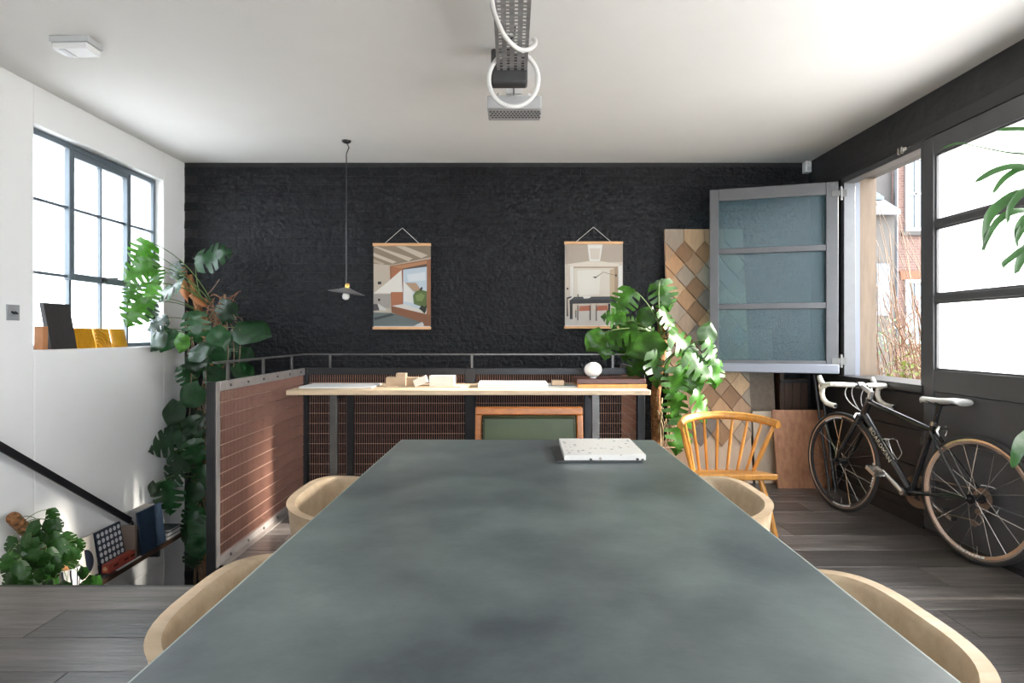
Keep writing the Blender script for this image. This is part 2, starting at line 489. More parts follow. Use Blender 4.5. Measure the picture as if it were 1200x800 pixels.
o = rest.build('brick_courses', black_paint, tag_back, smooth='auto'); o['kind'] = 'stuff'
# ---------------- stairwell below the floor
m = MB()
m.box(VXR + 0.02, VXR + 0.1, VY0, VYB, ZL, -0.25); m.box(VXR, VXE, VYB - 0.1, VYB - 0.02, ZL, -0.25); m.box(VXE - 0.0, VXE + 0.08, VYB, YB, ZL, -0.25)
m.box(XL, VXR, VY0 - 0.1, VY0 - 0.0, ZL, -0.25)
tag(m.build('wall_stairwell', white_wall, smooth=False), 'white walls of the stairwell below floor level', kind='structure')
tag(MB().box(XL, VXE + 0.1, VY0 - 0.1, YB, ZL - 0.1, ZL).build('floor_landing', pm('pale_bounce_landing', (0.42, 0.40, 0.38), 0.6, var=(4, 0.3)), smooth=False), 'lower landing floor of the stairwell, pale to bounce light', kind='structure')  # unseen landing, made pale to bounce light onto the stair wall
st = thing('stair_flight', (-2.15, VY0, ZL), 'timber stair flight going down along the white wall', 'stairs', kind='structure')
n_st = 6
for i in range(n_st):
    zt = -0.19 * (i + 1); y0 = VY0 + 0.022 + 0.27 * i
    MB().box(XL + 0.002, VXR - 0.002, y0, y0 + 0.295, zt - 0.04, zt).build('tread', plank_mat, st, smooth=False, bevel=0.004)
    MB().box(XL + 0.002, VXR - 0.002, y0, y0 + 0.02, zt, zt + 0.15).build('riser', char_paint, st, smooth=False)
# ================================================================== LEFT WINDOW
wx = XL - 0.085
w1 = thing('window_1', (wx, 4.27, WZ0), 'steel framed window with twelve panes in the left wall', kind='structure')
ys = [WY0, 3.99, 4.29, 4.58, WY1]; zs = [WZ0, 1.577, 2.02, WZ1]
m = MB()
m.box(wx - 0.02, wx + 0.02, WY0, WY0 + 0.03, WZ0, WZ1).box(wx - 0.02, wx + 0.02, WY1 - 0.03, WY1, WZ0, WZ1)
m.box(wx - 0.02, wx + 0.02, WY0 + 0.03, WY1 - 0.03, WZ1 - 0.035, WZ1).box(wx - 0.02, wx + 0.02, WY0 + 0.03, WY1 - 0.03, WZ0, WZ0 + 0.03)
m.build('window_frame', steel_win, w1, bevel=0.003)
m = MB()
for (ya, yb, za, zb) in ((3.965, 4.01, 1.555, 2.40), (4.56, 4.605, 1.555, 2.40), (4.01, 4.56, 2.355, 2.40), (4.01, 4.56, 1.555, 1.60)):
    m.box(wx - 0.015, wx + 0.032, ya, yb, za, zb)
m.build('casement_frame', steel_win, w1, bevel=0.004)
def gbar(ya, yb, za, zb): MB().box(wx - 0.012, wx + 0.018, ya, yb, za, zb).build('glazing_bar', steel_win, w1, bevel=0.002)
gbar(4.281, 4.299, WZ0 + 0.03, 1.555); gbar(4.281, 4.299, 1.60, 2.355)
gbar(3.977, 4.0, WZ0 + 0.03, 1.555); gbar(4.572, 4.595, WZ0 + 0.03, 1.555)
gbar(3.63, 3.965, 2.011, 2.029); gbar(4.01, 4.281, 2.011, 2.029); gbar(4.299, 4.56, 2.011, 2.029); gbar(4.605, 4.91, 2.011, 2.029)
gbar(3.63, 3.965, 1.568, 1.586); gbar(4.605, 4.91, 1.568, 1.586)
hazy = glass('hazy_wired_pane', (0.96, 0.98, 1.0), 0.75, 0.25, gloss=0.06, trans_col=(0.95, 0.97, 1))
for i in range(4):
    for j in range(3):
        MB().box(wx - 0.006, wx - 0.002, ys[i] + 0.01, ys[i+1] - 0.01, zs[j] + 0.01, zs[j+1] - 0.01).build('pane', hazy, w1)
m = MB(); m.box(wx + 0.032, wx + 0.05, 4.275, 4.305, 1.565, 1.60); m.tube([(wx + 0.05, 4.29, 1.585), (wx + 0.07, 4.29, 1.59), (wx + 0.075, 4.38, 1.60)], 0.006, 6)
m.build('window_handle', black_metal, w1)
# ================================================================== RIGHT WALL
OY0, OY1, OZ0, OZ1 = 3.79, 4.71, 0.89, 2.36
XO = XR + 0.22
# solid far section, base below the opening, head beam
m = MB(); m.box(XR + 0.005, XO, OY1, YB + 0.2, -0.25, 2.39); m.box(XR + 0.02, XO, OY0 - 0.03, OY1, -0.25, OZ0 - 0.05)
wr = tag(m.build('wall_right', char_paint, smooth=False), 'charcoal boarded wall on the right below the windows', kind='structure')
z = 0.0
for h in (0.14, 0.23, 0.23, 0.225):
    MB().box(XR - 0.002, XR + 0.02, OY0 - 0.03, YB - 0.03, z + 0.002, z + h - 0.002).build('wall_board', char_paint, wr, smooth=False, bevel=0.003)
    z += h
MB().box(XR - 0.006, XR + 0.005, OY1 + 0.05, OY1 + 0.35, OZ0, 2.385).build('wall_board', char_paint, wr, smooth=False, bevel=0.002)
MB().box(XR - 0.006, XR + 0.005, OY1 + 0.354, YB - 0.03, OZ0, 2.385).build('wall_board', char_paint, wr, smooth=False, bevel=0.002)
# rough head beam, slightly wavy underside of plaster line
m = MB(); nseg = 40; P = []
for i in range(nseg + 1):
    yy = YF + (YB - YF) * i / nseg
    wv = 0.006 * math.sin(yy * 2.3) + random.uniform(-0.004, 0.004)
    P.append([(XR - 0.012 + wv, yy, 2.47), (XR - 0.012 + wv * 0.5, yy, ZC - 0.0), (XO, yy, ZC - 0.0), (XO, yy, 2.47)])
for i in range(nseg):
    a, b_ = P[i], P[i+1]
    for k in range(4):
        m.add([a[k], a[(k+1) % 4], b_[(k+1) % 4], b_[k]], [(0, 1, 2, 3)])
m.add(P[0], [(0, 1, 2, 3)]); m.add(P[-1], [(3, 2, 1, 0)])
tag(m.build('trim_2', char_rough), 'rough charcoal beam along the top of the right wall', kind='structure')
tag(MB().box(XR - 0.03, XO, YF, YB - 0.01, 2.39, 2.47).build('trim_3', char_paint, bevel=0.004), 'charcoal head rail above the right windows', kind='structure')
tag(MB().box(XR - 0.012, XR - 0.001, OY0, YB - 0.03, 0.0, 0.085).build('baseboard_right', char_paint, bevel=0.003), 'charcoal skirting along the right wall', kind='structure')
# opening frame, sill and sunlit timber reveal
w3 = thing('window_3', (XR, OY0, OZ0), 'open window frame in the right wall', kind='structure')
m = MB(); m.box(XR - 0.03, XR + 0.06, OY1 - 0.045, OY1, OZ0, 2.39); m.box(XR - 0.03, XR + 0.06, OY0 - 0.03, OY0, OZ0, 2.39)
m.box(XR - 0.03, XR + 0.06, OY0, OY1 - 0.045, OZ1 - 0.01, 2.39)
m.build('window_frame', frame_paint, w3, bevel=0.004)
MB().box(XR + 0.06, XR + 0.10, OY1 - 0.03, OY1, OZ0, OZ1).build('jamb_strip', pm('blue_grey_strip', (0.12, 0.13, 0.16), 0.5), w3)
MB().box(XR + 0.10, XO + 0.01, OY1 - 0.02, OY1 + 0.03, OZ0 - 0.05, OZ1 + 0.05).build('timber_reveal', pm('weathered_timber', (0.16, 0.115, 0.08), 0.8, var=(4, 0.25), stretch=(8, 8, 1)), w3)
MB().box(XR - 0.05, XO + 0.05, OY0 - 0.03, OY1, OZ0 - 0.05, OZ0).build('window_sill', char_paint, w3, bevel=0.006)
m = MB(); m.box(XR - 0.045, XR - 0.03, 3.90, 3.98, 2.372, 2.392).box(XR - 0.06, XR - 0.045, 3.92, 3.935, 2.36, 2.40).box(XR - 0.06, XR - 0.045, 3.955, 3.97, 2.36, 2.40)
m.build('latch', chrome, w3)
portal((XO + 0.08, (OY0 + OY1) / 2, (OZ0 + OZ1) / 2), (-1, 0, 0), OY1 - OY0, OZ1 - OZ0)
# tall glazed doors towards the viewer (all but the first are unseen, added for daylight)
frosted = glass('frosted_pane', (0.98, 0.99, 1.0), 0.38, 0.62, gloss=0.08, gloss_rough=0.2, trans_col=(0.98, 0.985, 1))
def glazed_door(y1, k, label):
    y0 = y1 - 0.945
    d = thing('door_%d' % k, (XR, y0, 0.0), label, kind='structure')
    xa, xb = XR - 0.035, XR + 0.025
    for ya, yb in ((y0, y0 + 0.085), (y1 - 0.085, y1)): MB().box(xa, xb, ya, yb, 0.03, 2.385).build('stile', frame_paint, d, bevel=0.004)
    for za, zb in ((2.275, 2.385), (1.835, 1.877), (1.395, 1.437), (0.86, 0.99)):
        MB().box(xa + 0.004, xb, y0 + 0.085, y1 - 0.085, za, zb).build('rail', frame_paint, d, bevel=0.004)
    for za, zb in ((1.877, 2.275), (1.437, 1.835), (0.99, 1.395)):
        MB().box(XR - 0.004, XR + 0.002, y0 + 0.08, y1 - 0.08, za - 0.005, zb + 0.005).build('pane', frosted, d)
        m = MB(); t = 0.012
        m.box(xa + 0.014, XR - 0.005, y0 + 0.085, y0 + 0.085 + t, za, zb).box(xa + 0.014, XR - 0.005, y1 - 0.085 - t, y1 - 0.085, za, zb)
        m.box(xa + 0.014, XR - 0.005, y0 + 0.085 + t, y1 - 0.085 - t, za, za + t).box(xa + 0.014, XR - 0.005, y0 + 0.085 + t, y1 - 0.085 - t, zb - t, zb)
        m.build('glazing_bead', frame_paint, d)
    z = 0.03
    for h in (0.27, 0.28, 0.28):
        MB().box(xa + 0.012, xb, y0 + 0.085, y1 - 0.085, z + 0.002, z + h - 0.002).build('door_board', frame_paint, d, bevel=0.003); z += h
    return d
yy = OY0 - 0.035
glazed_door(yy, 1, 'tall charcoal door with three frosted panes beside the open window')
for k in range(5): glazed_door(yy - 0.955 * (k + 1), k + 2, 'unseen charcoal frosted door added nearer the viewer for daylight')
yl = yy - 0.955 * 6
tag(MB().box(XR - 0.02, XO, yl, OY0 - 0.03, -0.25, 0.028).build('trim_4', char_paint, bevel=0.003), 'dark threshold under the tall glazed doors', kind='structure')
tag(MB().box(XR, XO, YF - 0.2, yl + 0.005, -0.25, 2.39).build('wall_right_end', char_paint), 'short end of the right wall behind the viewer', kind='structure')
portal((XO + 0.08, (yl + yy) / 2, 1.63), (-1, 0, 0), yy - yl, 1.35)
# open window leaf, swung into the room
A = Vector((2.475, 4.665)); B_ = Vector((1.59, 4.945))
dv = (B_ - A); LW = dv.length; dv.normalize(); nv = Vector((dv.y, -dv.x))
if nv.y > 0: nv = -nv
leafw = thing('window_2', (A.x, A.y, OZ0), 'open charcoal window leaf with three ribbed glass panes', kind='structure')
ux, un, uz = Vector((dv.x, dv.y, 0)), Vector((nv.x, nv.y, 0)), Vector((0, 0, 1))
def lbox(u0, u1, n0, n1, z0, z1, name, mt, bevel=0.004, parent=leafw):
    c = Vector((A.x, A.y, 0)) + ux*(u0+u1)/2 + un*(n0+n1)/2 + uz*(z0+z1)/2
    return MB().obox(c, ux, un, uz, (u1-u0)/2, (n1-n0)/2, (z1-z0)/2).build(name, mt, parent, bevel=bevel)
z0, z1 = 0.91, 2.36
lbox(0, 0.085, -0.02, 0.02, z0, z1, 'stile', frame_paint); lbox(LW - 0.07, LW, -0.02, 0.02, z0, z1, 'stile', frame_paint)
pz = []
zz = [(z0, 1.0), (1.345, 1.405), (1.80, 1.86), (2.245, z1)]
zz = [(0.91, 1.00), (1.40, 1.445), (1.84, 1.885), (2.265, 2.36)]
for a, b_ in zz: lbox(0.085, LW - 0.07, -0.018, 0.018, a, b_, 'rail', frame_paint)
ribbed = glass('ribbed_glass', (0.58, 0.75, 0.78), 0.74, 0.26, gloss_rough=0.3, trans_col=(0.085, 0.34, 0.45), ribs=(60, 0.5), gloss=0.022, diff=(0.075, (0.20, 0.38, 0.45)))
for i in range(3):
    a, b_ = zz[i][1], zz[i+1][0]
    # pane mesh carries its own axes so the ribs stand upright
    o = bpy.data.objects.new('pane', MB().box(0.08, LW - 0.065, -0.003, 0.003, a - 0.004, b_ + 0.004).mesh('pane', ribbed))
    COL.objects.link(o); o.parent = leafw
    Mx = Matrix((( ux.x, un.x, 0, A.x), (ux.y, un.y, 0, A.y), (0, 0, 1, 0), (0, 0, 0, 1)))
    o.matrix_basis = wm(leafw).inverted() @ Mx
lbox(-0.0, LW + 0.01, 0.02, 0.055, z0 - 0.005, z0 + 0.065, 'drip_rail', pm('top_lit_rail', (0.20, 0.21, 0.25), 0.35), 0.006)  # lighter than the frame: light from above put into its colour
for zc in (2.27, 1.0):
    m = MB(); c = Vector((A.x, A.y, zc)) - ux * 0.02
    m.tube([c + uz*-0.05, c + uz*0.05], 0.011, 8); m.obox(c + ux*0.035 + un*0.0215, ux, un, uz, 0.03, 0.003, 0.022); m.obox(c - ux*0.022, ux, un, uz, 0.018, 0.004, 0.028)
    m.build('hinge', steel_mid, leafw)
# ================================================================== BIG TABLE
tb = thing('meeting_table', (0.052, 1.55, 0), 'long grey-green meeting table with a smooth linoleum top', 'table', rz=R(-0.75))
lino = pm('grey_green_lino', (0.120, 0.148, 0.146), 0.36, var=(3.2, 0.4), bump=(60, 0.02), col2=(0.040, 0.052, 0.060))
edge = pm('pale_ply_edge', (0.34, 0.38, 0.35), 0.5)
T = wm(tb)
def tl(mm): mm.v = [T @ p for p in mm.v]; return mm
tl(MB().box(-0.5375, 0.5375, -1.2475, 1.0825, 0.7455, 0.7502)).build('table_top', lino, tb, bevel=0.0015)
tl(MB().box(-0.540, 0.540, -1.25, 1.085, 0.722, 0.7495)).build('edge_band', edge, tb)
for sx in (-0.36, 0.36):
    for sy in (-1.1, 0.92):
        tl(MB().box(sx - 0.03, sx + 0.03, sy - 0.03, sy + 0.03, 0.0, 0.722)).build('leg', steel_dark, tb, bevel=0.003)
for sy in (-1.1, 0.92): tl(MB().box(-0.33, 0.33, sy - 0.02, sy + 0.02, 0.68, 0.722)).build('crossbar', steel_dark, tb)
# terrazzo slab and black tile
sl = W(662, 541, 2.14)
MBs = MB()
P0, P1, P2, P3 = W(661, 0, 2.16), W(757, 0, 2.16), W(738, 0, 2.50), W(655, 0, 2.50)
poly = [(p.x, p.y) for p in (P0, P1, P2, P3)]
tag(MBs.prism(poly, lambda u, v, t: Vector((u, v, t)), 0.758, 0.778).build('terrazzo_slab', terrazzo_mat('white_terrazzo'), bevel=0.0015), 'white speckled terrazzo slab lying on the meeting table', 'sample slab')
poly = [(0.155, 2.155), (0.46, 2.158), (0.44, 2.45), (0.155, 2.44)]
tag(MB().prism(poly, lambda u, v, t: Vector((u, v, t)), 0.7506, 0.7578).build('sample_tile', pm('black_slate', (0.025, 0.027, 0.03), 0.5, bump=(40, 0.1)), bevel=0.001), 'black tile under the terrazzo slab on the table', 'tile')

# ================================================================== TUB CHAIRS
def tub_chair():
    t = thing('tub_chair', (0, 0, 0))
    hw, fr, n = 0.285, 0.17, 30
    plan = [(fr, hw, 0.0)]
    for i in range(n + 1):
        a = R(90 + 180 * i / n)
        c, s_ = math.cos(a), math.sin(a)
        plan.append((-0.0 + 0.25 * math.copysign(abs(c) ** 0.64, c), hw * math.copysign(abs(s_) ** 0.64, s_), -c))
    plan.append((fr, -hw, 0.0))
    m = MB(); rings = []
    for (x, y, k) in plan:
        v = Vector((min(x, 0) / 0.25, y / hw, 0)); v = v.normalized() if v.length else Vector((0, 1, 0))
        top = 0.655 + 0.035 * max(0, k)
        p = Vector((x, y, 0))
        rings.append([p - v*0.035 + Vector((0, 0, 0.42)), p - v*0.005 + Vector((0, 0, top - 0.012)), p + v*0.0 + Vector((0, 0, top)),
                      p - v*0.026 + Vector((0, 0, top)), p - v*0.036 + Vector((0, 0, top - 0.010)), p - v*0.075 + Vector((0, 0, 0.42))])
    k0 = len(m.v); q = 6
    for r_ in rings: m.v += r_
    for i in range(len(rings) - 1):
        for j in range(q):
            m.f.append([k0+i*q+j, k0+i*q+(j+1) % q, k0+(i+1)*q+(j+1) % q, k0+(i+1)*q+j]); m.mi.append(0)
    m.f.append([k0+j for j in range(q)]); m.mi.append(0); m.f.append([k0+(len(rings)-1)*q+j for j in reversed(range(q))]); m.mi.append(0)
    m.build('shell_back', plywood, t, smooth='auto')
    sp = [(0.20, 0.21), (0.235, 0.10), (0.245, 0), (0.235, -0.10), (0.20, -0.21)] + [(0.22 * math.cos(R(a)) , 0.225 * math.sin(R(a))) for a in range(270, 89, -15)]
    MB().prism(sp, lambda u, v, w: Vector((u, v, w)), 0.395, 0.42).build('seat', plywood, t, bevel=0.006)
    for sx, sy in ((0.15, 0.15), (0.15, -0.15), (-0.14, 0.15), (-0.14, -0.15)):
        MB().tube([(sx, sy, 0.396), (sx * 1.35, sy * 1.35, 0.0)], [0.018, 0.012], 10).build('leg', ash, t)
    return t
G = 'pale wooden tub chairs around the meeting table'
tc = tub_chair()
spots_tc = [(-0.395, 1.225, 0, 'pale plywood tub chair at the near left side of the table'),
            (-0.455, 2.04, 0, 'pale plywood tub chair at the far left side of the table, by the copper screen'),
            (0.515, 1.125, 180, 'pale plywood tub chair at the near right side of the table'),
            (0.56, 2.03, 180, 'pale plywood tub chair at the far right side of the table, by the spindle chair')]
for i, (x, y, a, lb) in enumerate(spots_tc):
    o = tc if i == 0 else copy_tree(tc)
    o.location = (x, y, 0); o.rotation_euler = (0, 0, R(a)); tag(o, lb, 'chair', G)

# ================================================================== GREEN CHAIR
gc = thing('upholstered_chair', (0.09, 3.2, 0), 'teak framed chair with green leather back at the table end', 'chair')
green = pm('green_leather', (0.036, 0.058, 0.010), 0.42, var=(5, 0.3), bump=(50, 0.05))
def gy(z): return 3.30 + (z - 0.45) * 0.18
def slat(x0, x1, z0, z1, t, name, mt, par, off=0, bev=0.008):
    return MB().add([(x0, gy(z0)-t+off, z0), (x1, gy(z0)-t+off, z0), (x1, gy(z0)+t+off, z0), (x0, gy(z0)+t+off, z0), (x0, gy(z1)-t+off, z1), (x1, gy(z1)-t+off, z1), (x1, gy(z1)+t+off, z1), (x0, gy(z1)+t+off, z1)],
        [(0,3,2,1),(4,5,6,7),(0,1,5,4),(1,2,6,5),(2,3,7,6),(3,0,4,7)]).build(name, mt, par, bevel=bev, seg=3)
xa, xb = 0.09 - 0.29, 0.09 + 0.295
slat(xa, xa + 0.036, 0.0, 0.765, 0.016, 'leg', teak, gc); slat(xb - 0.036, xb, 0.0, 0.765, 0.016, 'leg', teak, gc)
slat(xa + 0.0, xb - 0.0, 0.762, 0.805, 0.017, 'crest_rail', teak, gc); slat(xa + 0.036, xb - 0.036, 0.47, 0.50, 0.014, 'lower_rail', teak, gc)
bk = slat(xa + 0.042, xb - 0.042, 0.505, 0.757, 0.022, 'backrest', green, gc, off=-0.012, bev=0.012)
piping = [(xa + 0.048, gy(0.51) - 0.036, 0.512), (xb - 0.048, gy(0.51) - 0.036, 0.512), (xb - 0.048, gy(0.75) - 0.036, 0.75), (xa + 0.048, gy(0.75) - 0.036, 0.75)]
MB().tube(piping, 0.004, 6, closed=True).build('piping', pm('black_piping', (0.01, 0.012, 0.01), 0.5), bk)
MB().box(xa + 0.02, xb - 0.02, 2.86, 3.29, 0.42, 0.485).build('seat', green, gc, bevel=0.02, seg=3)
m = MB(); m.box(xa, xb, 2.85, 2.88, 0.37, 0.42).box(xa, xa + 0.03, 2.88, 3.28, 0.37, 0.42).box(xb - 0.03, xb, 2.88, 3.28, 0.37, 0.42)
m.build('seat_frame', teak, gc, bevel=0.005)
for x in (xa + 0.02, xb - 0.02): MB().tube([(x, 2.87, 0.37), (x, 2.86, 0.0)], [0.018, 0.013], 10).build('leg', teak, gc)

# ================================================================== SPINDLE CHAIR
sp = thing('spindle_chair', (1.30, 3.7, 0), 'honey coloured spindle back chair beside the bicycle', 'chair')
def seatpt(u, v):  # u across, v from front 0 to back 1
    return Vector((1.285 + u, 3.50 + 0.37 * v, 0.405 - 0.055 * v))
sp_poly = [(-0.235, 0.02), (-0.22, -0.02), (0, -0.05), (0.22, -0.02), (0.235, 0.02), (0.232, 0.6), (0.19, 0.95), (0.1, 1.03), (0, 1.05), (-0.1, 1.03), (-0.19, 0.95), (-0.232, 0.6)]
MB().prism(sp_poly, lambda u, v, t: seatpt(u, v) + Vector((0, 0, t)), -0.034, 0).build('seat', honey, sp, bevel=0.008, seg=3)
rail = []
for i in range(17):
    a = (i / 16 - 0.5) * 2
    rail.append(Vector((1.295 + 0.292 * math.sin(a * 1.35) / math.sin(1.35), 3.66 + 0.27 * math.cos(a * 1.35) - 0.06, 0.655 + 0.035 * math.cos(a * 1.45))))
m = MB()
rr = [0.020] * 17; m.tube(rail, rr, 10); m.tube([p + Vector((0, 0, 0.016)) for p in rail], [0.013] * 17, 8)
m.build('bow_rail', honey, sp)
for i in range(9):
    a = (i / 8 - 0.5) * 2
    k = (i + 0.0) / 8 * 14.6 + 0.7
    j = int(k); f = k - j
    top = rail[j].lerp(rail[min(j+1, 16)], f)
    bot = seatpt(0.185 * math.sin(a * 1.3) / math.sin(1.3), 0.55 + 0.42 * math.cos(a * 1.25)) + Vector((0, 0, -0.01))
    mid = (top + bot) / 2
    MB().tube([bot, mid, top], [0.008, 0.0105, 0.007] if 0 < i < 8 else [0.011, 0.015, 0.011], 8).build('spindle', honey, sp)
for sx, v in ((-0.15, 0.15), (0.15, 0.15), (-0.14, 0.85), (0.14, 0.85)):
    a = seatpt(sx, v) + Vector((0, 0, -0.02)); b_ = Vector((a.x + sx * 0.5, a.y + (0.09 if v > 0.5 else -0.07), 0))
    MB().tube([a, (a + b_) / 2, b_], [0.015, 0.019, 0.013], 10).build('leg', honey, sp)
m = MB(); yv = 3.56
m.tube([(1.285 - 0.185, 3.52, 0.16), (1.285 - 0.18, 3.86, 0.16)], 0.009, 8).tube([(1.285 + 0.185, 3.52, 0.16), (1.285 + 0.18, 3.86, 0.16)], 0.009, 8).tube([(1.1, 3.69, 0.16), (1.47, 3.69, 0.16)], 0.009, 8)
m.build('stretcher', honey, sp)

# ================================================================== BALUSTRADE
PX, PY0, PY1 = -1.53, 3.19, 4.53
def wires_v(fn, u0, u1, pitch, z0, z1, r):
    m = MB(); n = int((u1 - u0) / pitch)
    for i in range(n + 1):
        p = fn(u0 + (u1 - u0) * i / n)
        m.tube([(p.x, p.y, z0), (p.x, p.y, z1)], r, 4, caps=False)
    return m
hwire = pm('highlit_copper_rod', (0.62, 0.42, 0.34), 0.3, metal=0.7)  # white highlights along the horizontal wires put into this lighter copper
# left panel
bl = thing('balustrade_panel', (PX, PY0, 0), 'copper wire screen with zinc frame guarding the stairs on the left', 'balustrade', group='copper wire balustrade panels')
MB().box(PX - 0.045, PX + 0.005, PY0 - 0.03, PY0 + 0.002, -0.2, 0.955).build('post', steel_dark, bl, bevel=0.003)
m = MB(); m.box(PX + 0.006, PX + 0.012, PY0 - 0.03, PY0 + 0.006, 0.0, 0.955); m.build('edge_strip', zinc, bl)
MB().box(PX - 0.012, PX + 0.014, PY0 + 0.007, PY1 - 0.03, 0.905, 0.955).build('top_rail', zinc, bl, bevel=0.002)
MB().box(PX - 0.012, PX + 0.014, PY0 + 0.007, PY1 - 0.03, 0.0, 0.04).build('bottom_rail', zinc, bl, bevel=0.002)
MB().box(PX + 0.014, PX + 0.05, PY0 + 0.007, PY1 - 0.03, 0.0, 0.006).build('foot_flange', zinc, bl)
for i in range(6):
    for zz_ in (0.93, 0.02):
        yy = PY0 + 0.12 + i * 0.22
        MB().tube([(PX + 0.014, yy, zz_), (PX + 0.02, yy, zz_)], 0.008, 6).build('bolt', steel_mid, bl)
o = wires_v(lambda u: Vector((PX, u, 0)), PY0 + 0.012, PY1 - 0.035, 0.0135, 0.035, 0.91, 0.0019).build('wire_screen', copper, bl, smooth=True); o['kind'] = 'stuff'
for i in range(11):
    z = 0.10 + i * 0.0745
    MB().tube([(PX + 0.004, PY0 + 0.01, z), (PX + 0.004, PY1 - 0.035, z)], 0.0026, 5).build('horizontal_wire', hwire, bl)
# back panel
BX0, BX1 = -1.53, 0.975
bb = thing('balustrade_panel', (-0.3, PY1, 0), 'wide copper wire screen with dark steel frame behind the narrow desk', 'balustrade', group='copper wire balustrade panels')
for xa, xb in ((BX0 - 0.025, BX0 + 0.03), (-0.345, -0.27), (BX1 - 0.055, BX1)):
    MB().box(xa, xb, PY1 - 0.025, PY1 + 0.025, -0.2, 0.955).build('post', steel_dark, bb, bevel=0.003)
for xa, xb in ((BX0 + 0.03, -0.345), (-0.27, BX1 - 0.055)):
    MB().box(xa, xb, PY1 - 0.02, PY1 + 0.012, 0.905, 0.955).build('top_rail', steel_dark, bb, bevel=0.003)
    MB().box(xa, xb, PY1 - 0.02, PY1 + 0.012, 0.0, 0.05).build('bottom_rail', steel_dark, bb, bevel=0.003)
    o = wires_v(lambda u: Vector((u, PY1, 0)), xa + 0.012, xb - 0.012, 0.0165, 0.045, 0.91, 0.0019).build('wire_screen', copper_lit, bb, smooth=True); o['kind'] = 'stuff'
    for i in range(11):
        z = 0.10 + i * 0.0745
        MB().tube([(xa, PY1 - 0.004, z), (xb, PY1 - 0.004, z)], 0.0021, 5).build('horizontal_wire', hwire, bb)
# return panel to the back wall
br = thing('balustrade_panel', (0.93, PY1, 0), 'short copper wire return screen between the desk end and brick wall', 'balustrade', group='copper wire balustrade panels')
MB().box(0.918, 0.942, PY1 + 0.03, YB - 0.03, 0.905, 0.955).build('top_rail', zinc, br); MB().box(0.918, 0.942, PY1 + 0.03, YB - 0.03, 0.0, 0.05).build('bottom_rail', zinc, br)
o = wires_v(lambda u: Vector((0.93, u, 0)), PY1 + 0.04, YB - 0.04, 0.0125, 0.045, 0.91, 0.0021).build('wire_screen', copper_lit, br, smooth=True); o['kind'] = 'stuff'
for i in range(11):
    z = 0.10 + i * 0.0745
    MB().tube([(0.926, PY1 + 0.03, z), (0.926, YB - 0.03, z)], 0.0026, 5).build('horizontal_wire', hwire, br)
# raised rail on stanchions
rl = thing('stair_guard_rail', (PX, PY0, 0.955), 'thin dark steel rail on short uprights above the copper screens', 'rail')
m = MB(); zt = 1.055
m.bar((PX, PY0 - 0.02, zt), (PX, PY1 + 0.0, zt), 0.03, 0.010).bar((PX - 0.015, PY1, zt), (0.99, PY1, zt), 0.03, 0.010)
m.build('rail_bar', steel_mid, rl)
for x in (267, 308.5, 342):
    yy = 1.53 * F / (600 - x)
    MB().box(PX - 0.006, PX + 0.006, yy - 0.009, yy + 0.009, 0.955, 1.05).build('upright', steel_mid, rl)
for x in (387, 553, 718, 742):
    xx = (x - 600) * PY1 / F
    MB().box(xx - 0.008, xx + 0.008, PY1 - 0.006, PY1 + 0.006, 0.955, 1.05).build('upright', steel_mid, rl)
# wall handrail over the stairs
hr = thing('stair_handrail', (XL + 0.07, 3.2, 0.6), 'black handrail sloping down along the white wall over the stairs', 'handrail')
Xh = XL + 0.07
def hp(x, y): 
    Y = -Xh * F / (600 - x); return W(x, y, Y)
a = hp(-40, 500); b_ = hp(153, 610)
MB().bar(a, b_, 0.014, 0.045).build('rail_bar', black_metal, hr, bevel=0.003)
c = b_ + Vector((0, 0.05, -0.06))
m = MB(); m.tube(bez(b_, b_ + Vector((-0.0, 0.06, -0.03)), b_ + Vector((-0.04, 0.03, -0.12)), 8), 0.008, 6).tube([b_ + Vector((-0.04, 0.03, -0.12)), (XL + 0.002, b_.y + 0.0, b_.z - 0.12)], 0.008, 6)
m.build('wall_bracket', black_metal, hr)
p = a.lerp(b_, 0.1); MB().tube([p, p + Vector((0.0, 0, -0.05)), (XL + 0.002, p.y, p.z - 0.06)], 0.008, 6).build('wall_bracket', black_metal, hr)

# ================================================================== NARROW DESK
DZ, DY0, DY1 = 0.844, 3.94, 4.49
dk = thing('narrow_desk', (-0.28, 4.2, 0), 'narrow pale wood desk on dark steel legs against the copper screen', 'desk')
MB().box(-1.45, 0.89, DY0, DY1, DZ - 0.032, DZ).build('desk_top', ash, dk, bevel=0.003)
for x in (-1.165, 0.545):
    MB().box(x - 0.024, x + 0.024, DY0 + 0.06, DY0 + 0.10, 0.0, DZ - 0.032).build('leg', steel_mid, dk, bevel=0.002)
    MB().box(x - 0.024, x + 0.024, DY1 - 0.08, DY1 - 0.04, 0.0, DZ - 0.032).build('leg', steel_dark, dk, bevel=0.002)
    MB().box(x - 0.02, x + 0.02, DY0 + 0.10, DY1 - 0.08, DZ - 0.072, DZ - 0.032).build('crossbar', steel_dark, dk)
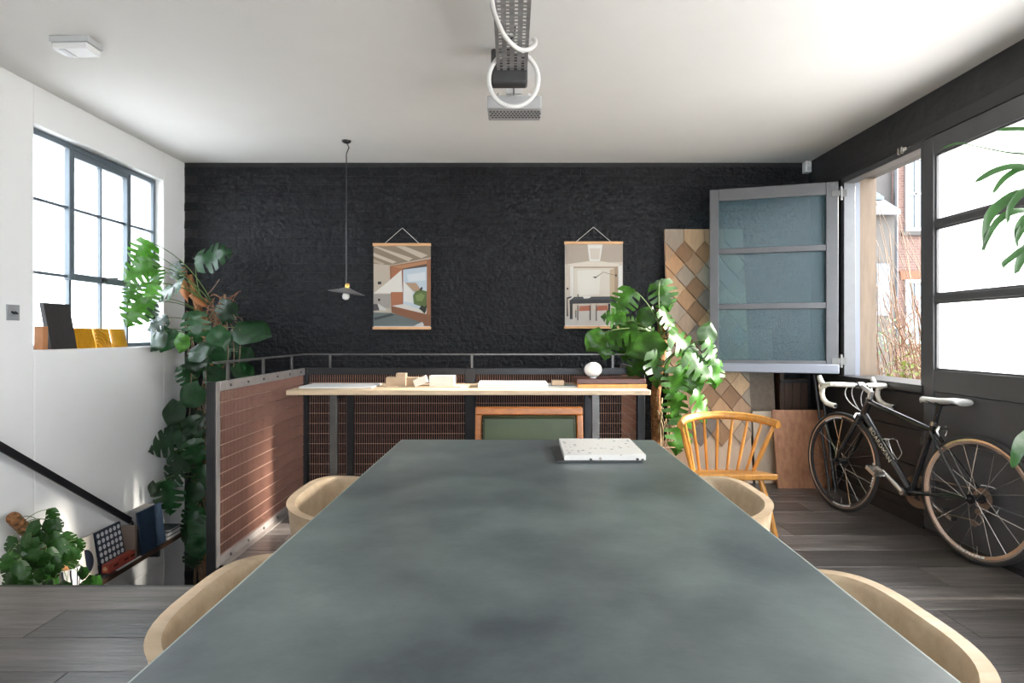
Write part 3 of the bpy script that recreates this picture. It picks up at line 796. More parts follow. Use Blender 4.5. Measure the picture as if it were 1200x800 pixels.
# things on the desk
def on_desk(x0, x1, Y0, Y1, h, z=DZ):
    Ym = Y0
    return ((x0 - 600) * Ym / F, (x1 - 600) * Ym / F, Y0, Y1, z + 0.0005, z + h)
paper = pm('white_paper', (0.62, 0.62, 0.64), 0.7); card = pm('tan_card', (0.48, 0.36, 0.25), 0.8, var=(20, 0.1)); wcard = pm('white_card', (0.60, 0.585, 0.555), 0.7)
tag(MB().box(*on_desk(350, 436, 4.06, 4.36, 0.012)).build('paper_stack', paper, bevel=0.001), 'thin stack of white drawings at the left end of the narrow desk', 'papers')
tag(MB().box(*on_desk(560, 642, 4.10, 4.38, 0.03)).build('paper_stack', paper, bevel=0.001), 'thicker stack of white paper in the middle of the narrow desk', 'papers')
md = thing('card_model', W(490, 0, 4.25) * 1, 'small tan and white card building model on the narrow desk', 'model'); md.location.z = DZ
MB().box(*on_desk(452, 540, 4.14, 4.36, 0.006)).build('model_base', card, md)
MB().box(*on_desk(452, 475, 4.18, 4.30, 0.058, DZ + 0.006)).build('model_block', card, md); MB().box(*on_desk(464, 475, 4.19, 4.27, 0.028, DZ + 0.0635)).build('model_block', card, md)
MB().box(*on_desk(476, 490, 4.22, 4.30, 0.055, DZ + 0.006)).build('model_block', card, md)
MB().box(*on_desk(503, 532, 4.18, 4.30, 0.068, DZ + 0.006)).build('model_block', wcard, md)
MB().obox(W(493, 0, 4.16).xy.to_3d() + Vector((0, 0, DZ + 0.042)), (1, 0, 0.42), (0, 1, 0), (-0.42, 0, 1), 0.045, 0.03, 0.024).build('model_block', wcard, md)
tag(MB().box(*on_desk(643, 677, 4.10, 4.32, 0.012)).build('sample_tile', pm('grey_blue_tile', (0.35, 0.38, 0.40), 0.5), bevel=0.001), 'flat blue-grey sample under the small block on the desk', 'tile')
tag(MB().box(*on_desk(647, 661, 4.14, 4.22, 0.034, DZ + 0.0125)).build('wood_block', card, bevel=0.003), 'small tan wooden block on the blue-grey sample on the desk', 'block')
tag(MB().box(*on_desk(677, 758, 4.08, 4.36, 0.026)).build('wood_sample_board', honey, bevel=0.002), 'honey coloured board under the dark red folder on the desk', 'board')
tag(MB().box(*on_desk(676, 757, 4.09, 4.37, 0.034, DZ + 0.027)).build('folder', pm('oxblood_folder', (0.075, 0.022, 0.016), 0.35), bevel=0.003), 'dark red folder lying on a honey board at the desk end', 'folder')
gl = thing('globe_lamp', W(695, 0, 4.16), 'small white glass globe lamp on the dark red folder', 'lamp'); gl.location.z = DZ + 0.062
cx = W(695, 0, 4.18); m = MB()
m.lathe([(0.061 * math.sin(R(a)), -0.052 * math.cos(R(a))) for a in range(12, 169, 12)], (cx.x, 4.18, DZ + 0.062 + 0.056), 24)
m.build('globe', pm('opal_glass', (0.85, 0.84, 0.82), 0.15), gl)
MB().lathe([(0.022, 0.0), (0.022, 0.008), (0.014, 0.010)], (cx.x, 4.18, DZ + 0.0612), 16).build('base', white_plastic, gl)

# ================================================================== PENDANT LAMP
pl = thing('pendant_lamp', (-1.256, 4.66, 1.5), 'slim pendant lamp with a flat metal disc shade on a long cord', 'lamp')
px, py, pz_ = -1.256, 4.66, 1.515
MB().lathe([(0.035, 0), (0.03, -0.012), (0.012, -0.02)][::-1], (px, py, ZC - 0.0), 16).build('ceiling_rose', black_metal, pl)
MB().tube([(px, py, ZC - 0.015), (px + 0.02, py, ZC - 0.05), (px, py, ZC - 0.10), (px, py, 2.0), (px, py, pz_ + 0.07)], 0.004, 6).build('cord', black_metal, pl)
Mt = Matrix.Rotation(R(8), 3, 'Y')
MB().lathe([(0.136, 0.0), (0.138, 0.003), (0.05, 0.028), (0.022, 0.04), (0.018, 0.04), (0.045, 0.024), (0.13, -0.002)], (px, py, pz_), 32, Mt).build('shade', pm('enamel_grey', (0.30, 0.30, 0.31), 0.3, metal=0.4), pl)
MB().lathe([(0.016, 0.035), (0.018, 0.06), (0.012, 0.075)], (px, py, pz_), 14, Mt).build('lamp_holder', pm('brass', (0.6, 0.38, 0.12), 0.3, metal=1), pl)
MB().lathe([(0.012, 0.02), (0.022, -0.002), (0.029, -0.025), (0.022, -0.045), (0.006, -0.054)], (px, py, pz_), 16, Mt).build('bulb', pm('bulb_glass', (0.75, 0.73, 0.7), 0.1), pl)

# ================================================================== POSTERS
_flat = {}
def flat(c):
    k = 'print_%d_%d_%d' % tuple(int(q * 255) for q in c)
    if k not in _flat: _flat[k] = pm(k, tuple(q * 0.62 for q in c), 0.6)
    return _flat[k]
def poster(x0, x1, y0, y1, crop_o, s, polys, label, apex):
    """polys in crop pixels; crop_o / s map them to the frame, then on to the wall plane"""
    Yp = YB - 0.035
    t = thing('hanging_print', W((x0+x1)/2, y1, Yp), label, 'poster', group='interior photographs hung on the black wall')
    Pt = lambda x, y, d=0.0: W(x, y, Yp) + Vector((0, -d, 0))
    mats = []; m = MB()
    for i, (c, pts) in enumerate(polys):
        mt = flat(c)
        if mt not in mats: mats.append(mt)
        f = [Pt(crop_o[0] + u / s, crop_o[1] + v / s, 0.0003 * i + 0.002) for u, v in pts]
        m.add(f, [tuple(range(len(f)))], mats.index(mt))
    a, b_ = Pt(x0 + 1, y0 + 2), Pt(x1 - 1, y1 - 2)
    me_back = MB().box(a.x, b_.x, Yp - 0.001, Yp + 0.0015, b_.z, a.z)
    bp = me_back.build('paper_sheet', paper, t)
    pr = m.build('printed_image', mats, t, smooth=False)
    for ya, yb in ((y0, y0 + 3.2), (y1 - 3.2, y1)):
        c0, c1 = Pt(x0, ya), Pt(x1, yb)
        MB().box(c0.x, c1.x, Yp - 0.014, Yp + 0.012, c1.z, c0.z).build('wooden_rail', pm('oak_rail', (0.66, 0.37, 0.18), 0.5, var=(8, 0.15)), t, bevel=0.003)
    ap = Pt(*apex)
    q0, q1 = Pt(x0 + (x1 - x0) * 0.19, y0 + 1), Pt(x0 + (x1 - x0) * 0.81, y0 + 1)
    MB().tube([q0, ap], 0.0022, 5).tube([ap, q1], 0.0022, 5).build('hanging_cord', pm('white_cord', (0.6, 0.58, 0.55), 0.8), t)
    MB().tube([ap + Vector((0, -0.004, 0)), ap + Vector((0, 0.03, 0))], 0.005, 8).build('nail', steel_mid, t)
    return t
def rect(a, b_, c, d): return [(a, b_), (c, b_), (c, d), (a, d)]
S = srgb
p1 = [(S(205,190,172), rect(48,172,460,750)), (S(150,132,112), [(48,172),(460,172),(460,255),(170,312),(48,300)]),
      (S(214,198,178), [(48,178),(75,178),(330,262),(300,284)]), (S(214,198,178), [(48,222),(215,288),(185,300),(48,246)]), (S(214,198,178), [(200,172),(265,172),(440,240),(392,262)]), (S(190,172,150), [(48,268),(130,300),(110,308),(48,290)]),
      (S(160,104,70), [(165,318),(460,266),(460,672),(176,612)]), (S(196,138,96), [(182,322),(432,280),(432,300),(252,338)]), (S(180,112,76), [(180,326),(255,342),(255,600),(180,602)]),
      (S(90,70,58), [(252,338),(432,304),(432,324),(262,346)]), (S(206,220,232), [(262,344),(432,322),(432,652),(262,600)]), (S(232,238,242), [(290,380),(420,360),(425,420),(300,430)]),
      (S(238,236,230), [(264,428),(332,502),(332,585),(264,572)]), (S(196,160,130), [(276,438),(356,440),(408,516),(336,500)]), (S(96,116,58), [(332,530),(352,500),(392,488),(432,500),(432,622),(340,592)]), (S(130,150,84), [(350,530),(390,510),(420,530),(400,570),(360,570)]),
      (S(244,238,228), [(50,514),(168,418),(250,346),(258,505),(178,505),(170,515)]), (S(172,164,156), [(48,520),(165,520),(165,620),(48,620)]),
      (S(232,226,218), [(180,604),(264,592),(432,642),(428,664)]), (S(142,90,60), [(176,612),(430,666),(460,672),(460,750),(404,748),(180,652)]),
      (S(108,118,116), [(48,652),(180,655),(412,728),(400,750),(48,750)]), (S(62,66,70), [(48,692),(176,660),(204,670),(60,708)]), (S(225,222,220), [(340,748),(400,720),(414,745),(400,750)]), (S(86,80,80), [(48,592),(76,590),(92,636),(48,640)]), (S(222,216,212), [(78,585),(100,600),(140,625),(140,640),(92,636)]),
      (S(28,40,24), [(376,625),(396,600),(414,612),(432,600),(428,640),(416,662),(396,640)]), (S(30,34,24), [(380,488),(396,466),(404,480),(388,498)]), (S(24,22,22), rect(80,430,105,450)), (S(24,22,22), rect(82,553,97,570))]
poster(437, 505, 285, 386, (430, 260), 6.15, p1, 'hanging print of a sunlit bedroom window seat, beside the pendant lamp', (471.5, 267))
p2 = [(S(222,206,190), rect(45,160,460,745)), (S(190,174,158), [(45,160),(460,160),(460,288),(45,304)]), (S(246,242,236), [(205,160),(315,160),(296,282),(220,282)]), (S(226,214,200), [(222,190),(298,190),(290,270),(228,270)]),
      (S(236,224,208), [(60,304),(205,284),(310,284),(440,304),(420,324),(100,324)]), (S(176,152,128), [(100,322),(420,322),(402,340),(110,340)]), (S(228,218,202), rect(108,332,398,540)), (S(240,234,222), [(130,350),(300,345),(290,520),(140,530)]), (S(206,180,150), [(366,345),(400,334),(400,540),(366,540)]), (S(176,150,124), [(400,332),(424,318),(424,548),(400,540)]), (S(248,244,238), [(428,318),(456,312),(456,640),(428,600)]), (S(240,236,228), rect(80,320,104,560)),
      (S(216,208,200), [(45,690),(160,640),(460,640),(460,745),(45,745)]), (S(44,44,48), [(76,566),(110,540),(392,537),(416,562),(416,584),(76,590)]), (S(70,72,76), [(88,562),(116,543),(386,540),(408,560)]),
      (S(36,34,36), rect(78,588,98,700)), (S(36,34,36), rect(354,588,370,714)), (S(190,110,84), [(150,606),(222,602),(228,640),(142,642)]), (S(190,110,84), [(276,604),(346,600),(352,636),(270,640)]),
      (S(34,32,34), rect(132,600,138,708)), (S(34,32,34), rect(222,600,228,708)), (S(34,32,34), rect(266,600,272,712)), (S(34,32,34), [(56,545),(90,535),(90,545),(62,555),(66,680),(56,680)]), (S(34,32,34), rect(118,636,124,690)),
      (S(52,48,46), [(242,398),(262,393),(274,400),(262,407)]), (S(110,98,88), [(268,394),(316,362),(320,362),(274,398)]), (S(110,98,88), [(316,360),(405,384),(405,387),(318,364)]), (S(50,46,44), rect(404,378,416,394)), (S(60,56,54), rect(55,474,68,488)), (S(236,232,226), [(172,540),(215,532),(230,542),(215,550),(180,552)]), (S(140,120,100), rect(132,520,142,540))]
poster(661, 730, 283, 385, (655, 260), 6.15, p2, 'hanging print of a dining table under a skylight, above the right leafy plant', (695.5, 266))
# ================================================================== CEILING: cable tray, projector, conduit, alarm, sensor
galv = pm('galvanised_steel', (0.36, 0.36, 0.365), 0.45, metal=0.4, var=(20, 0.4))
ct = thing('cable_tray', (0.0, 2.3, 2.55), 'perforated galvanised cable tray hung under the ceiling', 'cable tray')
tx0, tx1, ty0, ty1, tz = -0.078, 0.078, 1.0, 3.14, 2.55
m = MB()
rows_x = [-0.054, -0.018, 0.018, 0.054]; hwid = 0.007
edges_x = [tx0] + sum([[r_ - hwid, r_ + hwid] for r_ in rows_x], []) + [tx1]
for i in range(0, len(edges_x), 2): m.box(edges_x[i], edges_x[i+1], ty0, ty1, tz, tz + 0.0015)
for k, r_ in enumerate(rows_x):
    y = ty0
    while y < ty1 - 0.03:
        m.box(r_ - hwid, r_ + hwid, y, y + (0.012 if (int(y * 40) + k) % 3 else 0.02), tz, tz + 0.0015); y += 0.03
m.box(tx0, tx0 + 0.0015, ty0, ty1, tz + 0.0015, tz + 0.03).box(tx1 - 0.0015, tx1, ty0, ty1, tz + 0.0015, tz + 0.03)
m.build('perforated_channel', galv, ct)
for y in (1.6, 2.75):
    MB().tube([(0, y, tz + 0.0015), (0, y, ZC)], 0.005, 8).build('threaded_rod', chrome, ct); MB().lathe([(0.014, -0.006), (0.014, 0.0)], (0, y, tz), 6).build('nut', chrome, ct)
mb = tag(MB().box(-0.108, 0.080, 3.15, 3.23, 2.49, ZC).build('projector_ceiling_mount', pm('dark_mount', (0.05, 0.05, 0.052), 0.5), bevel=0.012), 'dark grey ceiling box at the end of the cable tray', 'mount')
pj = thing('projector', (0.01, 3.5, 2.45), 'silver projector with perforated underside on a white ceiling bracket', 'projector')
silver = pm('silver_plastic', (0.42, 0.42, 0.43), 0.4)
MB().box(-0.137, 0.163, 3.40, 3.60, 2.452, 2.525).build('body', silver, pj, bevel=0.006)
m = MB()
for j in range(4):
    for i in range(15):
        x = -0.125 + i * 0.0192 + (j % 2) * 0.009; m.box(x, x + 0.010, 3.445 + j * 0.03, 3.457 + j * 0.03, 2.4500, 2.4525)
m.build('vent_grille', pm('vent_black', (0.02, 0.02, 0.02), 0.7), pj)
m = MB(); m.box(-0.035, 0.055, 3.44, 3.56, 2.55, ZC); m.box(-0.09, 0.11, 3.46, 3.50, 2.53, 2.55); m.box(-0.085, -0.07, 3.46, 3.50, 2.525, 2.56); m.box(0.09, 0.105, 3.46, 3.50, 2.525, 2.56)
m.build('bracket', white_plastic, pj, bevel=0.003)
MB().tube([(0.01, 3.437, 2.527), (0.01, 3.437, 2.60)], 0.003, 6).build('cable', black_metal, pj)
cnd = pm('white_conduit', (0.72, 0.71, 0.69), 0.45)
ring = [Vector((0.008 + 0.124 * math.sin(R(a)), 3.06 + 0.03 * math.sin(R(a * 0.5)), 2.478 + 0.132 * math.cos(R(a)))) for a in range(0, 340, 10)]
tag(MB().tube(ring, 0.011, 10).build('conduit_loop', cnd), 'round loop of white conduit hanging under the cable tray end', 'cable')
pts = [W(572, -60, 2.15), W(576, 0, 2.45), W(583, 25, 2.62), W(593, 44, 2.75), W(607, 57, 2.85), W(619, 58, 2.87), W(627, 52, 2.95), W(626, 46, 3.0), W(619, 50, 3.02)]
tag(MB().tube(smooth_path(pts), 0.0105, 10).build('conduit_bend', cnd), 'long white conduit curving across the cable tray', 'cable')
m = MB(); m.tube([W(604, 37, 2.8) + Vector((0, 0, 0.03)), W(603, 42, 2.79), W(597, 47, 2.8), W(588, 44, 2.82)], 0.004, 6)
tag(m.build('black_cable', black_metal), 'thin black cable dropping out of the cable tray', 'cable')
al = thing('ceiling_sensor', (-2.18, 3.07, ZC - 0.06), 'square white sensor box on the ceiling above the left window', 'sensor')
MB().box(-2.275, -2.08, 3.015, 3.13, ZC - 0.03, ZC).build('base_plate', pm('pale_grey_plastic', (0.50, 0.51, 0.52), 0.5), al, bevel=0.004)
MB().box(-2.265, -2.09, 3.02, 3.125, ZC - 0.062, ZC - 0.0305).build('cover', white_plastic, al, bevel=0.006)
MB().box(-2.235, -2.205, 3.03, 3.115, ZC - 0.066, ZC - 0.0622).build('indicator_window', pm('grey_window', (0.45, 0.45, 0.46), 0.3), al)
cs = thing('alarm_detector', W(946, 197, 5.2), 'small white detector in the corner above the window leaf', 'sensor')
c = W(946, 196, 5.2)
MB().box(c.x - 0.026, c.x + 0.026, 5.17, YB - 0.014, c.z - 0.048, c.z + 0.048).build('housing', white_plastic, cs, bevel=0.008)
MB().box(c.x - 0.018, c.x + 0.018, 5.166, 5.172, c.z - 0.035, c.z - 0.005).build('lens', pm('milky_lens', (0.6, 0.6, 0.62), 0.3), cs)
# light switch
sw = thing('light_switch', (XL, 3.44, 1.28), 'brushed steel double toggle light switch on the white wall', 'switch')
MB().box(XL + 0.0005, XL + 0.006, 3.398, 3.488, 1.28, 1.368).build('plate', pm('brushed_steel', (0.42, 0.44, 0.46), 0.4, metal=0.5), sw, bevel=0.002)
for y in (3.434, 3.455):
    MB().tube([(XL + 0.005, y, 1.327), (XL + 0.022, y, 1.317)], [0.007, 0.004], 8).build('toggle', black_metal, sw)

# ================================================================== WINDOW SILL THINGS
dark_timber = pm('charred_timber', (0.030, 0.026, 0.026), 0.6, var=(4, 0.5), stretch=(9, 9, 1), bump=(30, 0.2))
def lean_tile(Y0, Y1, z0, h, X, lean, th, mt, name, label, cat, skew=0.0, par=None, group=None):
    m = MB(); t = Vector((-lean, 0, 1)).normalized()
    o_ = Vector((X, Y0, z0)); dy = Vector((0, Y1 - Y0, 0)); dz = t * h + Vector((0, -skew, 0)); dx = Vector((-th, 0, 0))
    P = [o_, o_ + dx, o_ + dx + dy, o_ + dy]; P += [p + dz for p in P]
    m.add(P, [(0, 3, 2, 1), (4, 5, 6, 7), (0, 1, 5, 4), (1, 2, 6, 5), (2, 3, 7, 6), (3, 0, 4, 7)])
    return m
Zs = WZ0 + 0.0005
tag(lean_tile(3.745, 3.965, Zs, 0.285, XL - 0.005, 0.1, 0.028, None, '', '', '', 0.03).build('timber_sample', dark_timber, bevel=0.002), 'dark charred timber board leaning in the left window', 'sample')
tag(MB().box(XL - 0.055, XL - 0.0, 3.668, 3.708, Zs, Zs + 0.14).build('timber_offcut', pm('orange_offcut', (0.50, 0.22, 0.09), 0.6, var=(10, 0.3)), bevel=0.002), 'short orange wood offcut next to the charred board in the window', 'sample')
yel = pm('yellow_resin', (0.62, 0.31, 0.02), 0.35, var=(10, 0.2))
def ytile(Y0, Y1, style, label):
    t = thing('relief_tile', (XL - 0.01, (Y0 + Y1) / 2, Zs), label, 'tile', group='yellow relief tiles on the window sill')
    h, ln, X = 0.133, 0.12, XL - 0.012
    lean_tile(Y0, Y1, Zs, h, X, ln, 0.014, None, '', '', '', 0.02).build('tile_body', yel, t, bevel=0.002)
    def P(u, v, d): return Vector((X - ln * v * h + d, Y0 + u * (Y1 - Y0) - 0.02 * v, Zs + v * h * 0.993))
    if style == 'ribs':
        for i in range(8):
            u = 0.06 + i * 0.118
            MB().add([P(u, 0.02, 0.0), P(u + 0.06, 0.02, 0.0), P(u + 0.06, 0.98, 0.0), P(u, 0.98, 0.0), P(u, 0.02, 0.008), P(u + 0.06, 0.02, 0.008), P(u + 0.06, 0.98, 0.008), P(u, 0.98, 0.008)],
                [(0,3,2,1),(4,5,6,7),(0,1,5,4),(1,2,6,5),(2,3,7,6),(3,0,4,7)]).build('rib', yel, t)
    elif style == 'arcs':
        for i in range(5):
            r_ = 0.22 + i * 0.17
            pts = [P(0.5 * 0 + 0.02 + r_ * math.sin(R(a)), 0.02 + r_ * math.cos(R(a)), 0.004) for a in range(0, 91, 10)]
            pts = [p for p, a in zip(pts, range(0, 91, 10)) if 0.02 + r_ * math.sin(R(a)) < 0.97 and r_ * math.cos(R(a)) < 0.95]
            if len(pts) > 1: MB().tube(pts, 0.006, 6).build('rib', yel, t)
    else:
        MB().add([P(0.06, 0.06, 0), P(0.94, 0.06, 0), P(0.94, 0.94, 0), P(0.06, 0.94, 0), P(0.1, 0.1, 0.004), P(0.9, 0.1, 0.004), P(0.9, 0.9, 0.004), P(0.1, 0.9, 0.004)],
                 [(4,5,6,7),(0,1,5,4),(1,2,6,5),(2,3,7,6),(3,0,4,7)]).build('panel', yel, t)
ytile(3.975, 4.15, 'ribs', 'yellow tile with straight vertical ribs on the window sill')
ytile(4.17, 4.325, 'arcs', 'yellow tile with curved concentric ribs on the window sill')
ytile(4.345, 4.50, 'plain', 'plain smooth yellow tile on the window sill')

# ================================================================== LOW WALL SHELF AND ITS THINGS
SZ, SX = -0.36, -2.60
ws = thing('wall_shelf', (XL, 4.1, SZ), 'dark wooden shelf on the white wall beside the stairs', 'shelf')
dwood = pm('dark_walnut', (0.06, 0.032, 0.020), 0.45, var=(4, 0.4), stretch=(12, 1.5, 12))
MB().box(XL + 0.001, SX, 3.40, 4.87, SZ - 0.032, SZ).build('shelf_board', dwood, ws, bevel=0.003)
for y in (3.6, 4.6): MB().box(XL + 0.001, SX - 0.04, y - 0.012, y + 0.012, SZ - 0.10, SZ - 0.032).build('bracket', steel_dark, ws)
navy = pm('navy_ink', (0.016, 0.022, 0.040), 0.5)
ac = thing('art_card', (-2.72, 3.93, SZ), 'cream art card with dark navy half circles on the low shelf', 'art card')
cream = pm('cream_card', (0.70, 0.64, 0.56), 0.7)
lean_tile(3.80, 4.02, SZ + 0.0005, 0.262, -2.705, 0.12, 0.006, None, '', '', '', 0.01).build('card', cream, ac)
def AP(u, v, d=0.001): return Vector((-2.705 - 0.12 * v * 0.26 + d, 3.80 + u * 0.22 - 0.01 * v, SZ + 0.0005 + v * 0.260))
half = [(0.55 + 0.33 * math.cos(R(a)) , 0.42 + 0.33 * math.sin(R(a)) * 0.9) for a in range(-90, 91, 15)]
MB().add([AP(u, v, 0.0015) for u, v in half], [tuple(range(len(half)))]).build('printed_half_circle', navy, ac, smooth=False)
q = [(0.0, 0.55), (0.0, 0.98), (0.36, 0.98), (0.36, 0.9), (0.22, 0.86), (0.08, 0.75)]
MB().add([AP(u, v, 0.0015) for u, v in q], [tuple(range(len(q)))]).build('printed_corner', navy, ac, smooth=False)
half2 = [(0.40 - 0.36 * math.cos(R(a)), 0.40 + 0.34 * math.sin(R(a))) for a in range(-90, 91, 15)]
half3 = [(0.40 - 0.26 * math.cos(R(a)), 0.40 + 0.24 * math.sin(R(a))) for a in range(90, -91, -15)]
m = MB()
for i in range(12):
    m.add([AP(*half2[i], 0.0015), AP(*half2[i+1], 0.0015), AP(*half3[11-i], 0.0015), AP(*half3[12-i], 0.0015)], [(0, 1, 2, 3)])
m.build('printed_arc', navy, ac, smooth=False)
dc = thing('dotted_card', (-2.72, 4.15, SZ), 'black panel with rows of white dots on the low shelf', 'art card')
lean_tile(4.025, 4.285, SZ + 0.0005, 0.265, -2.69, 0.14, 0.010, None, '', '', '', 0.012).build('panel', navy, dc)
m = MB()
for j in range(6):
    for i in range(6):
        u, v = 0.10 + i * 0.16, 0.10 + j * 0.16
        c_ = Vector((-2.69 - 0.14 * v * 0.262 + 0.0012, 4.025 + u * 0.26 - 0.012 * v, SZ + v * 0.262))
        m.add([c_ + Vector((-0.02 * math.sin(R(a)) * 0.14, 0.0155 * math.cos(R(a)), 0.0155 * math.sin(R(a)))) for a in range(0, 360, 36)], [tuple(range(10))])
m.build('dot_print', paper, dc, smooth=False)
rb = thing('red_sample_block', (-2.64, 4.15, SZ), 'small red clay block with slots on the front of the low shelf', 'block')
red = pm('red_clay', (0.36, 0.055, 0.035), 0.6, var=(14, 0.3))
MB().box(-2.672, -2.625, 4.00, 4.28, SZ + 0.0005, SZ + 0.062).build('block_body', red, rb, bevel=0.004)
for y in (4.05, 4.16, 4.23): MB().box(-2.6255, -2.6235, y, y + 0.045, SZ + 0.028, SZ + 0.040).build('slot', pm('dark_slot', (0.04, 0.012, 0.01), 0.9), rb)
MB().lathe([(0.014, 0), (0.014, 0.002)], (-2.648, 3.9995, SZ + 0.034), 12, Matrix.Rotation(R(90), 3, 'X')).build('end_hole', pm('tan_hole', (0.45, 0.25, 0.13), 0.7), rb)
tag(MB().box(-2.69, -2.61, 3.72, 3.985, SZ + 0.0005, SZ + 0.012).build('sample_tile', pm('black_slate2', (0.02, 0.022, 0.028), 0.5), bevel=0.001), 'flat black tile lying in front of the cream art card', 'tile')
tag(MB().box(-2.618, -2.604, 4.06, 4.32, SZ + 0.0005, SZ + 0.006).build('pale_ruler', paper), 'thin pale strip on the front edge of the low shelf', 'ruler')
bt = [((0.30, 0.24, 0.20), 'brown'), ((0.05, 0.05, 0.055), 'black'), ((0.55, 0.53, 0.50), 'pale grey')]
def book(name, c, x0, x1, y0, y1, z0, z1, spine, label, flat_=False, group=None):
    t = thing(name, ((x0+x1)/2, (y0+y1)/2, z0), label, 'book', group=group); cov = pm('cover_%s' % spine, c, 0.5)
    th = 0.003
    if flat_:
        MB().box(x0, x1, y0, y1, z1 - th, z1).build('cover', cov, t); MB().box(x0, x1, y0, y1, z0, z0 + th).build('cover', cov, t)
        MB().box(x0 + 0.003, x1 - 0.004, y0 + 0.004, y1 - 0.004, z0 + th, z1 - th).build('page_block', paper, t); MB().box(x0, x0 + 0.003, y0, y1, z0 + th, z1 - th).build('spine', cov, t)
    else:
        MB().box(x0, x1, y0, y0 + th, z0, z1).build('cover', cov, t); MB().box(x0, x1, y1 - th, y1, z0, z1).build('cover', cov, t)
        MB().box(x0 + 0.003, x1 - 0.003, y0 + th, y1 - th, z0 + 0.003, z1 - 0.004).build('page_block', paper, t); MB().box(x1 - 0.003, x1, y0 + th, y1 - th, z0, z1).build('spine', cov, t)
    return t
z = SZ + 0.0005
book('book', (0.20, 0.15, 0.12), -2.77, -2.64, 4.300, 4.325, z, z + 0.22, 'brown', 'brown upright book left of the navy panel', group='books on the low shelf')
book('book', (0.025, 0.022, 0.022), -2.77, -2.64, 4.327, 4.350, z, z + 0.21, 'black', 'black upright book touching the navy panel', group='books on the low shelf')
tag(MB().box(-2.772, -2.665, 4.44, 4.63, z, z + 0.285).build('box_file', pm('grey_board', (0.26, 0.25, 0.25), 0.7), bevel=0.002), 'grey box file standing behind the navy panel', 'box')
tag(lean_tile(4.355, 4.645, z, 0.30, -2.615, 0.10, 0.016, None, '', '', '', 0.015).build('navy_panel', pm('navy_felt', (0.012, 0.030, 0.062), 0.6, var=(8, 0.4), bump=(40, 0.2)), bevel=0.002), 'square navy blue panel leaning on the low shelf', 'sample')
book('book', (0.30, 0.27, 0.23), -2.76, -2.61, 4.66, 4.86, z, z + 0.022, 'tan', 'tan book lying flat at the far end of the low shelf', True, 'books on the low shelf')
book('book', (0.16, 0.15, 0.13), -2.75, -2.615, 4.67, 4.85, z + 0.0225, z + 0.05, 'olive', 'olive grey book on top of the tan book', True, 'books on the low shelf')
book('book', (0.02, 0.035, 0.035), -2.76, -2.62, 4.70, 4.86, z + 0.0505, z + 0.066, 'green', 'thin dark green book topmost of the flat pile', True, 'books on the low shelf')

# ================================================================== BICYCLE
Rw = 0.335
O_ = Vector((2.435, 3.235, 0)); f_ = Vector((-0.195, 0.97, 0)).normalized(); r_0 = Vector((f_.y, -f_.x, 0))
lean = R(2.2); up_ = Vector((0, 0, 1)) * math.cos(lean) + r_0 * math.sin(lean); rt = r_0 * math.cos(lean) - Vector((0, 0, 1)) * math.sin(lean)
def K(s, l, z): return O_ + f_ * s + rt * l + up_ * z
bike = thing('road_bicycle', O_, 'black road bicycle with pale drop handlebars leaning on the dark wall', 'bicycle')
bk_black = pm('gloss_black_frame', (0.014, 0.014, 0.016), 0.22, coat=0.5)
tyre_m = pm('tyre_rubber', (0.032, 0.030, 0.029), 0.7)
rim_s = pm('bronze_silver_rim', (0.74, 0.62, 0.53), 0.25, metal=0.9)
rim_d = pm('dark_rim', (0.03, 0.03, 0.032), 0.35)
tape = pm('white_bar_tape', (0.74, 0.70, 0.63), 0.45)
def wheel(s0, z0, rim_mat, nsp, marks):
    def P(r, a, l): return K(s0 + r * math.cos(a), l, z0 + r * math.sin(a))
    N_ = 56
    w = MB().tube([P(Rw - 0.0130, 2*math.pi*i/N_, 0) for i in range(N_)], 0.0130, 8, closed=True).build('wheel', tyre_m, bike, smooth=True)
    def ringm(ra, rb_, la, lb):
        m = MB()
        for i in range(N_):
            a0 = 2*math.pi*i/N_
            m.v += [P(ra, a0, -la), P(rb_, a0, -lb), P(rb_, a0, lb), P(ra, a0, la)]
        for i in range(N_):
            j = (i+1) % N_
            for k in range(4): m.f.append([4*i+k, 4*i+(k+1) % 4, 4*j+(k+1) % 4, 4*j+k]); m.mi.append(0)
        return m
    ringm(0.303, 0.3135, 0.011, 0.0105).build('brake_track', rim_s, w, smooth='auto'); ringm(0.287, 0.303, 0.006, 0.0105).build('rim', rim_mat, w, smooth='auto')
    MB().tube([K(s0, -0.035, z0), K(s0, 0.035, z0)], 0.017, 12).tube([K(s0, -0.040, z0), K(s0, -0.030, z0)], 0.026, 12).tube([K(s0, 0.030, z0), K(s0, 0.040, z0)], 0.026, 12).tube([K(s0, -0.062, z0), K(s0, 0.062, z0)], 0.007, 8).build('hub', steel_dark, w)
    for i in range(nsp):
        a = 2*math.pi*i/nsp; sd = -1 if i % 2 else 1
        off = 0.30 * (1 if (i // 2) % 2 else -1)
        MB().tube([P(0.024, a + off * 3, sd * 0.034), P(0.289, a, sd * 0.003)], 0.0015, 4).build('spoke', chrome, w)
    if marks:
        mk = MB()
        for base in marks:
            for i in range(9):
                a = base + i * 0.062
                for l in (-0.0115, 0.0115):
                    mk.obox(P(0.2955, a, l * 0.86), K(1, 0, 0) - K(0, 0, 0) if False else (P(0.2955, a + 0.01, 0) - P(0.2955, a - 0.01, 0)), (P(0.30, a, 0) - P(0.29, a, 0)), rt, 0.0055 if i % 3 else 0.007, 0.005, 0.0012)
        mk.build('rim_marking', pm('white_decal', (0.75, 0.75, 0.75), 0.4), w)
    vl = P(0.29, -1.7, 0); MB().tube([P(0.282, -1.62, 0), P(0.245, -1.62, 0)], 0.003, 6).build('valve', chrome, w)
    return w
RH, FH, BBp = (0.0, Rw), (0.985, Rw), (0.41, 0.27)
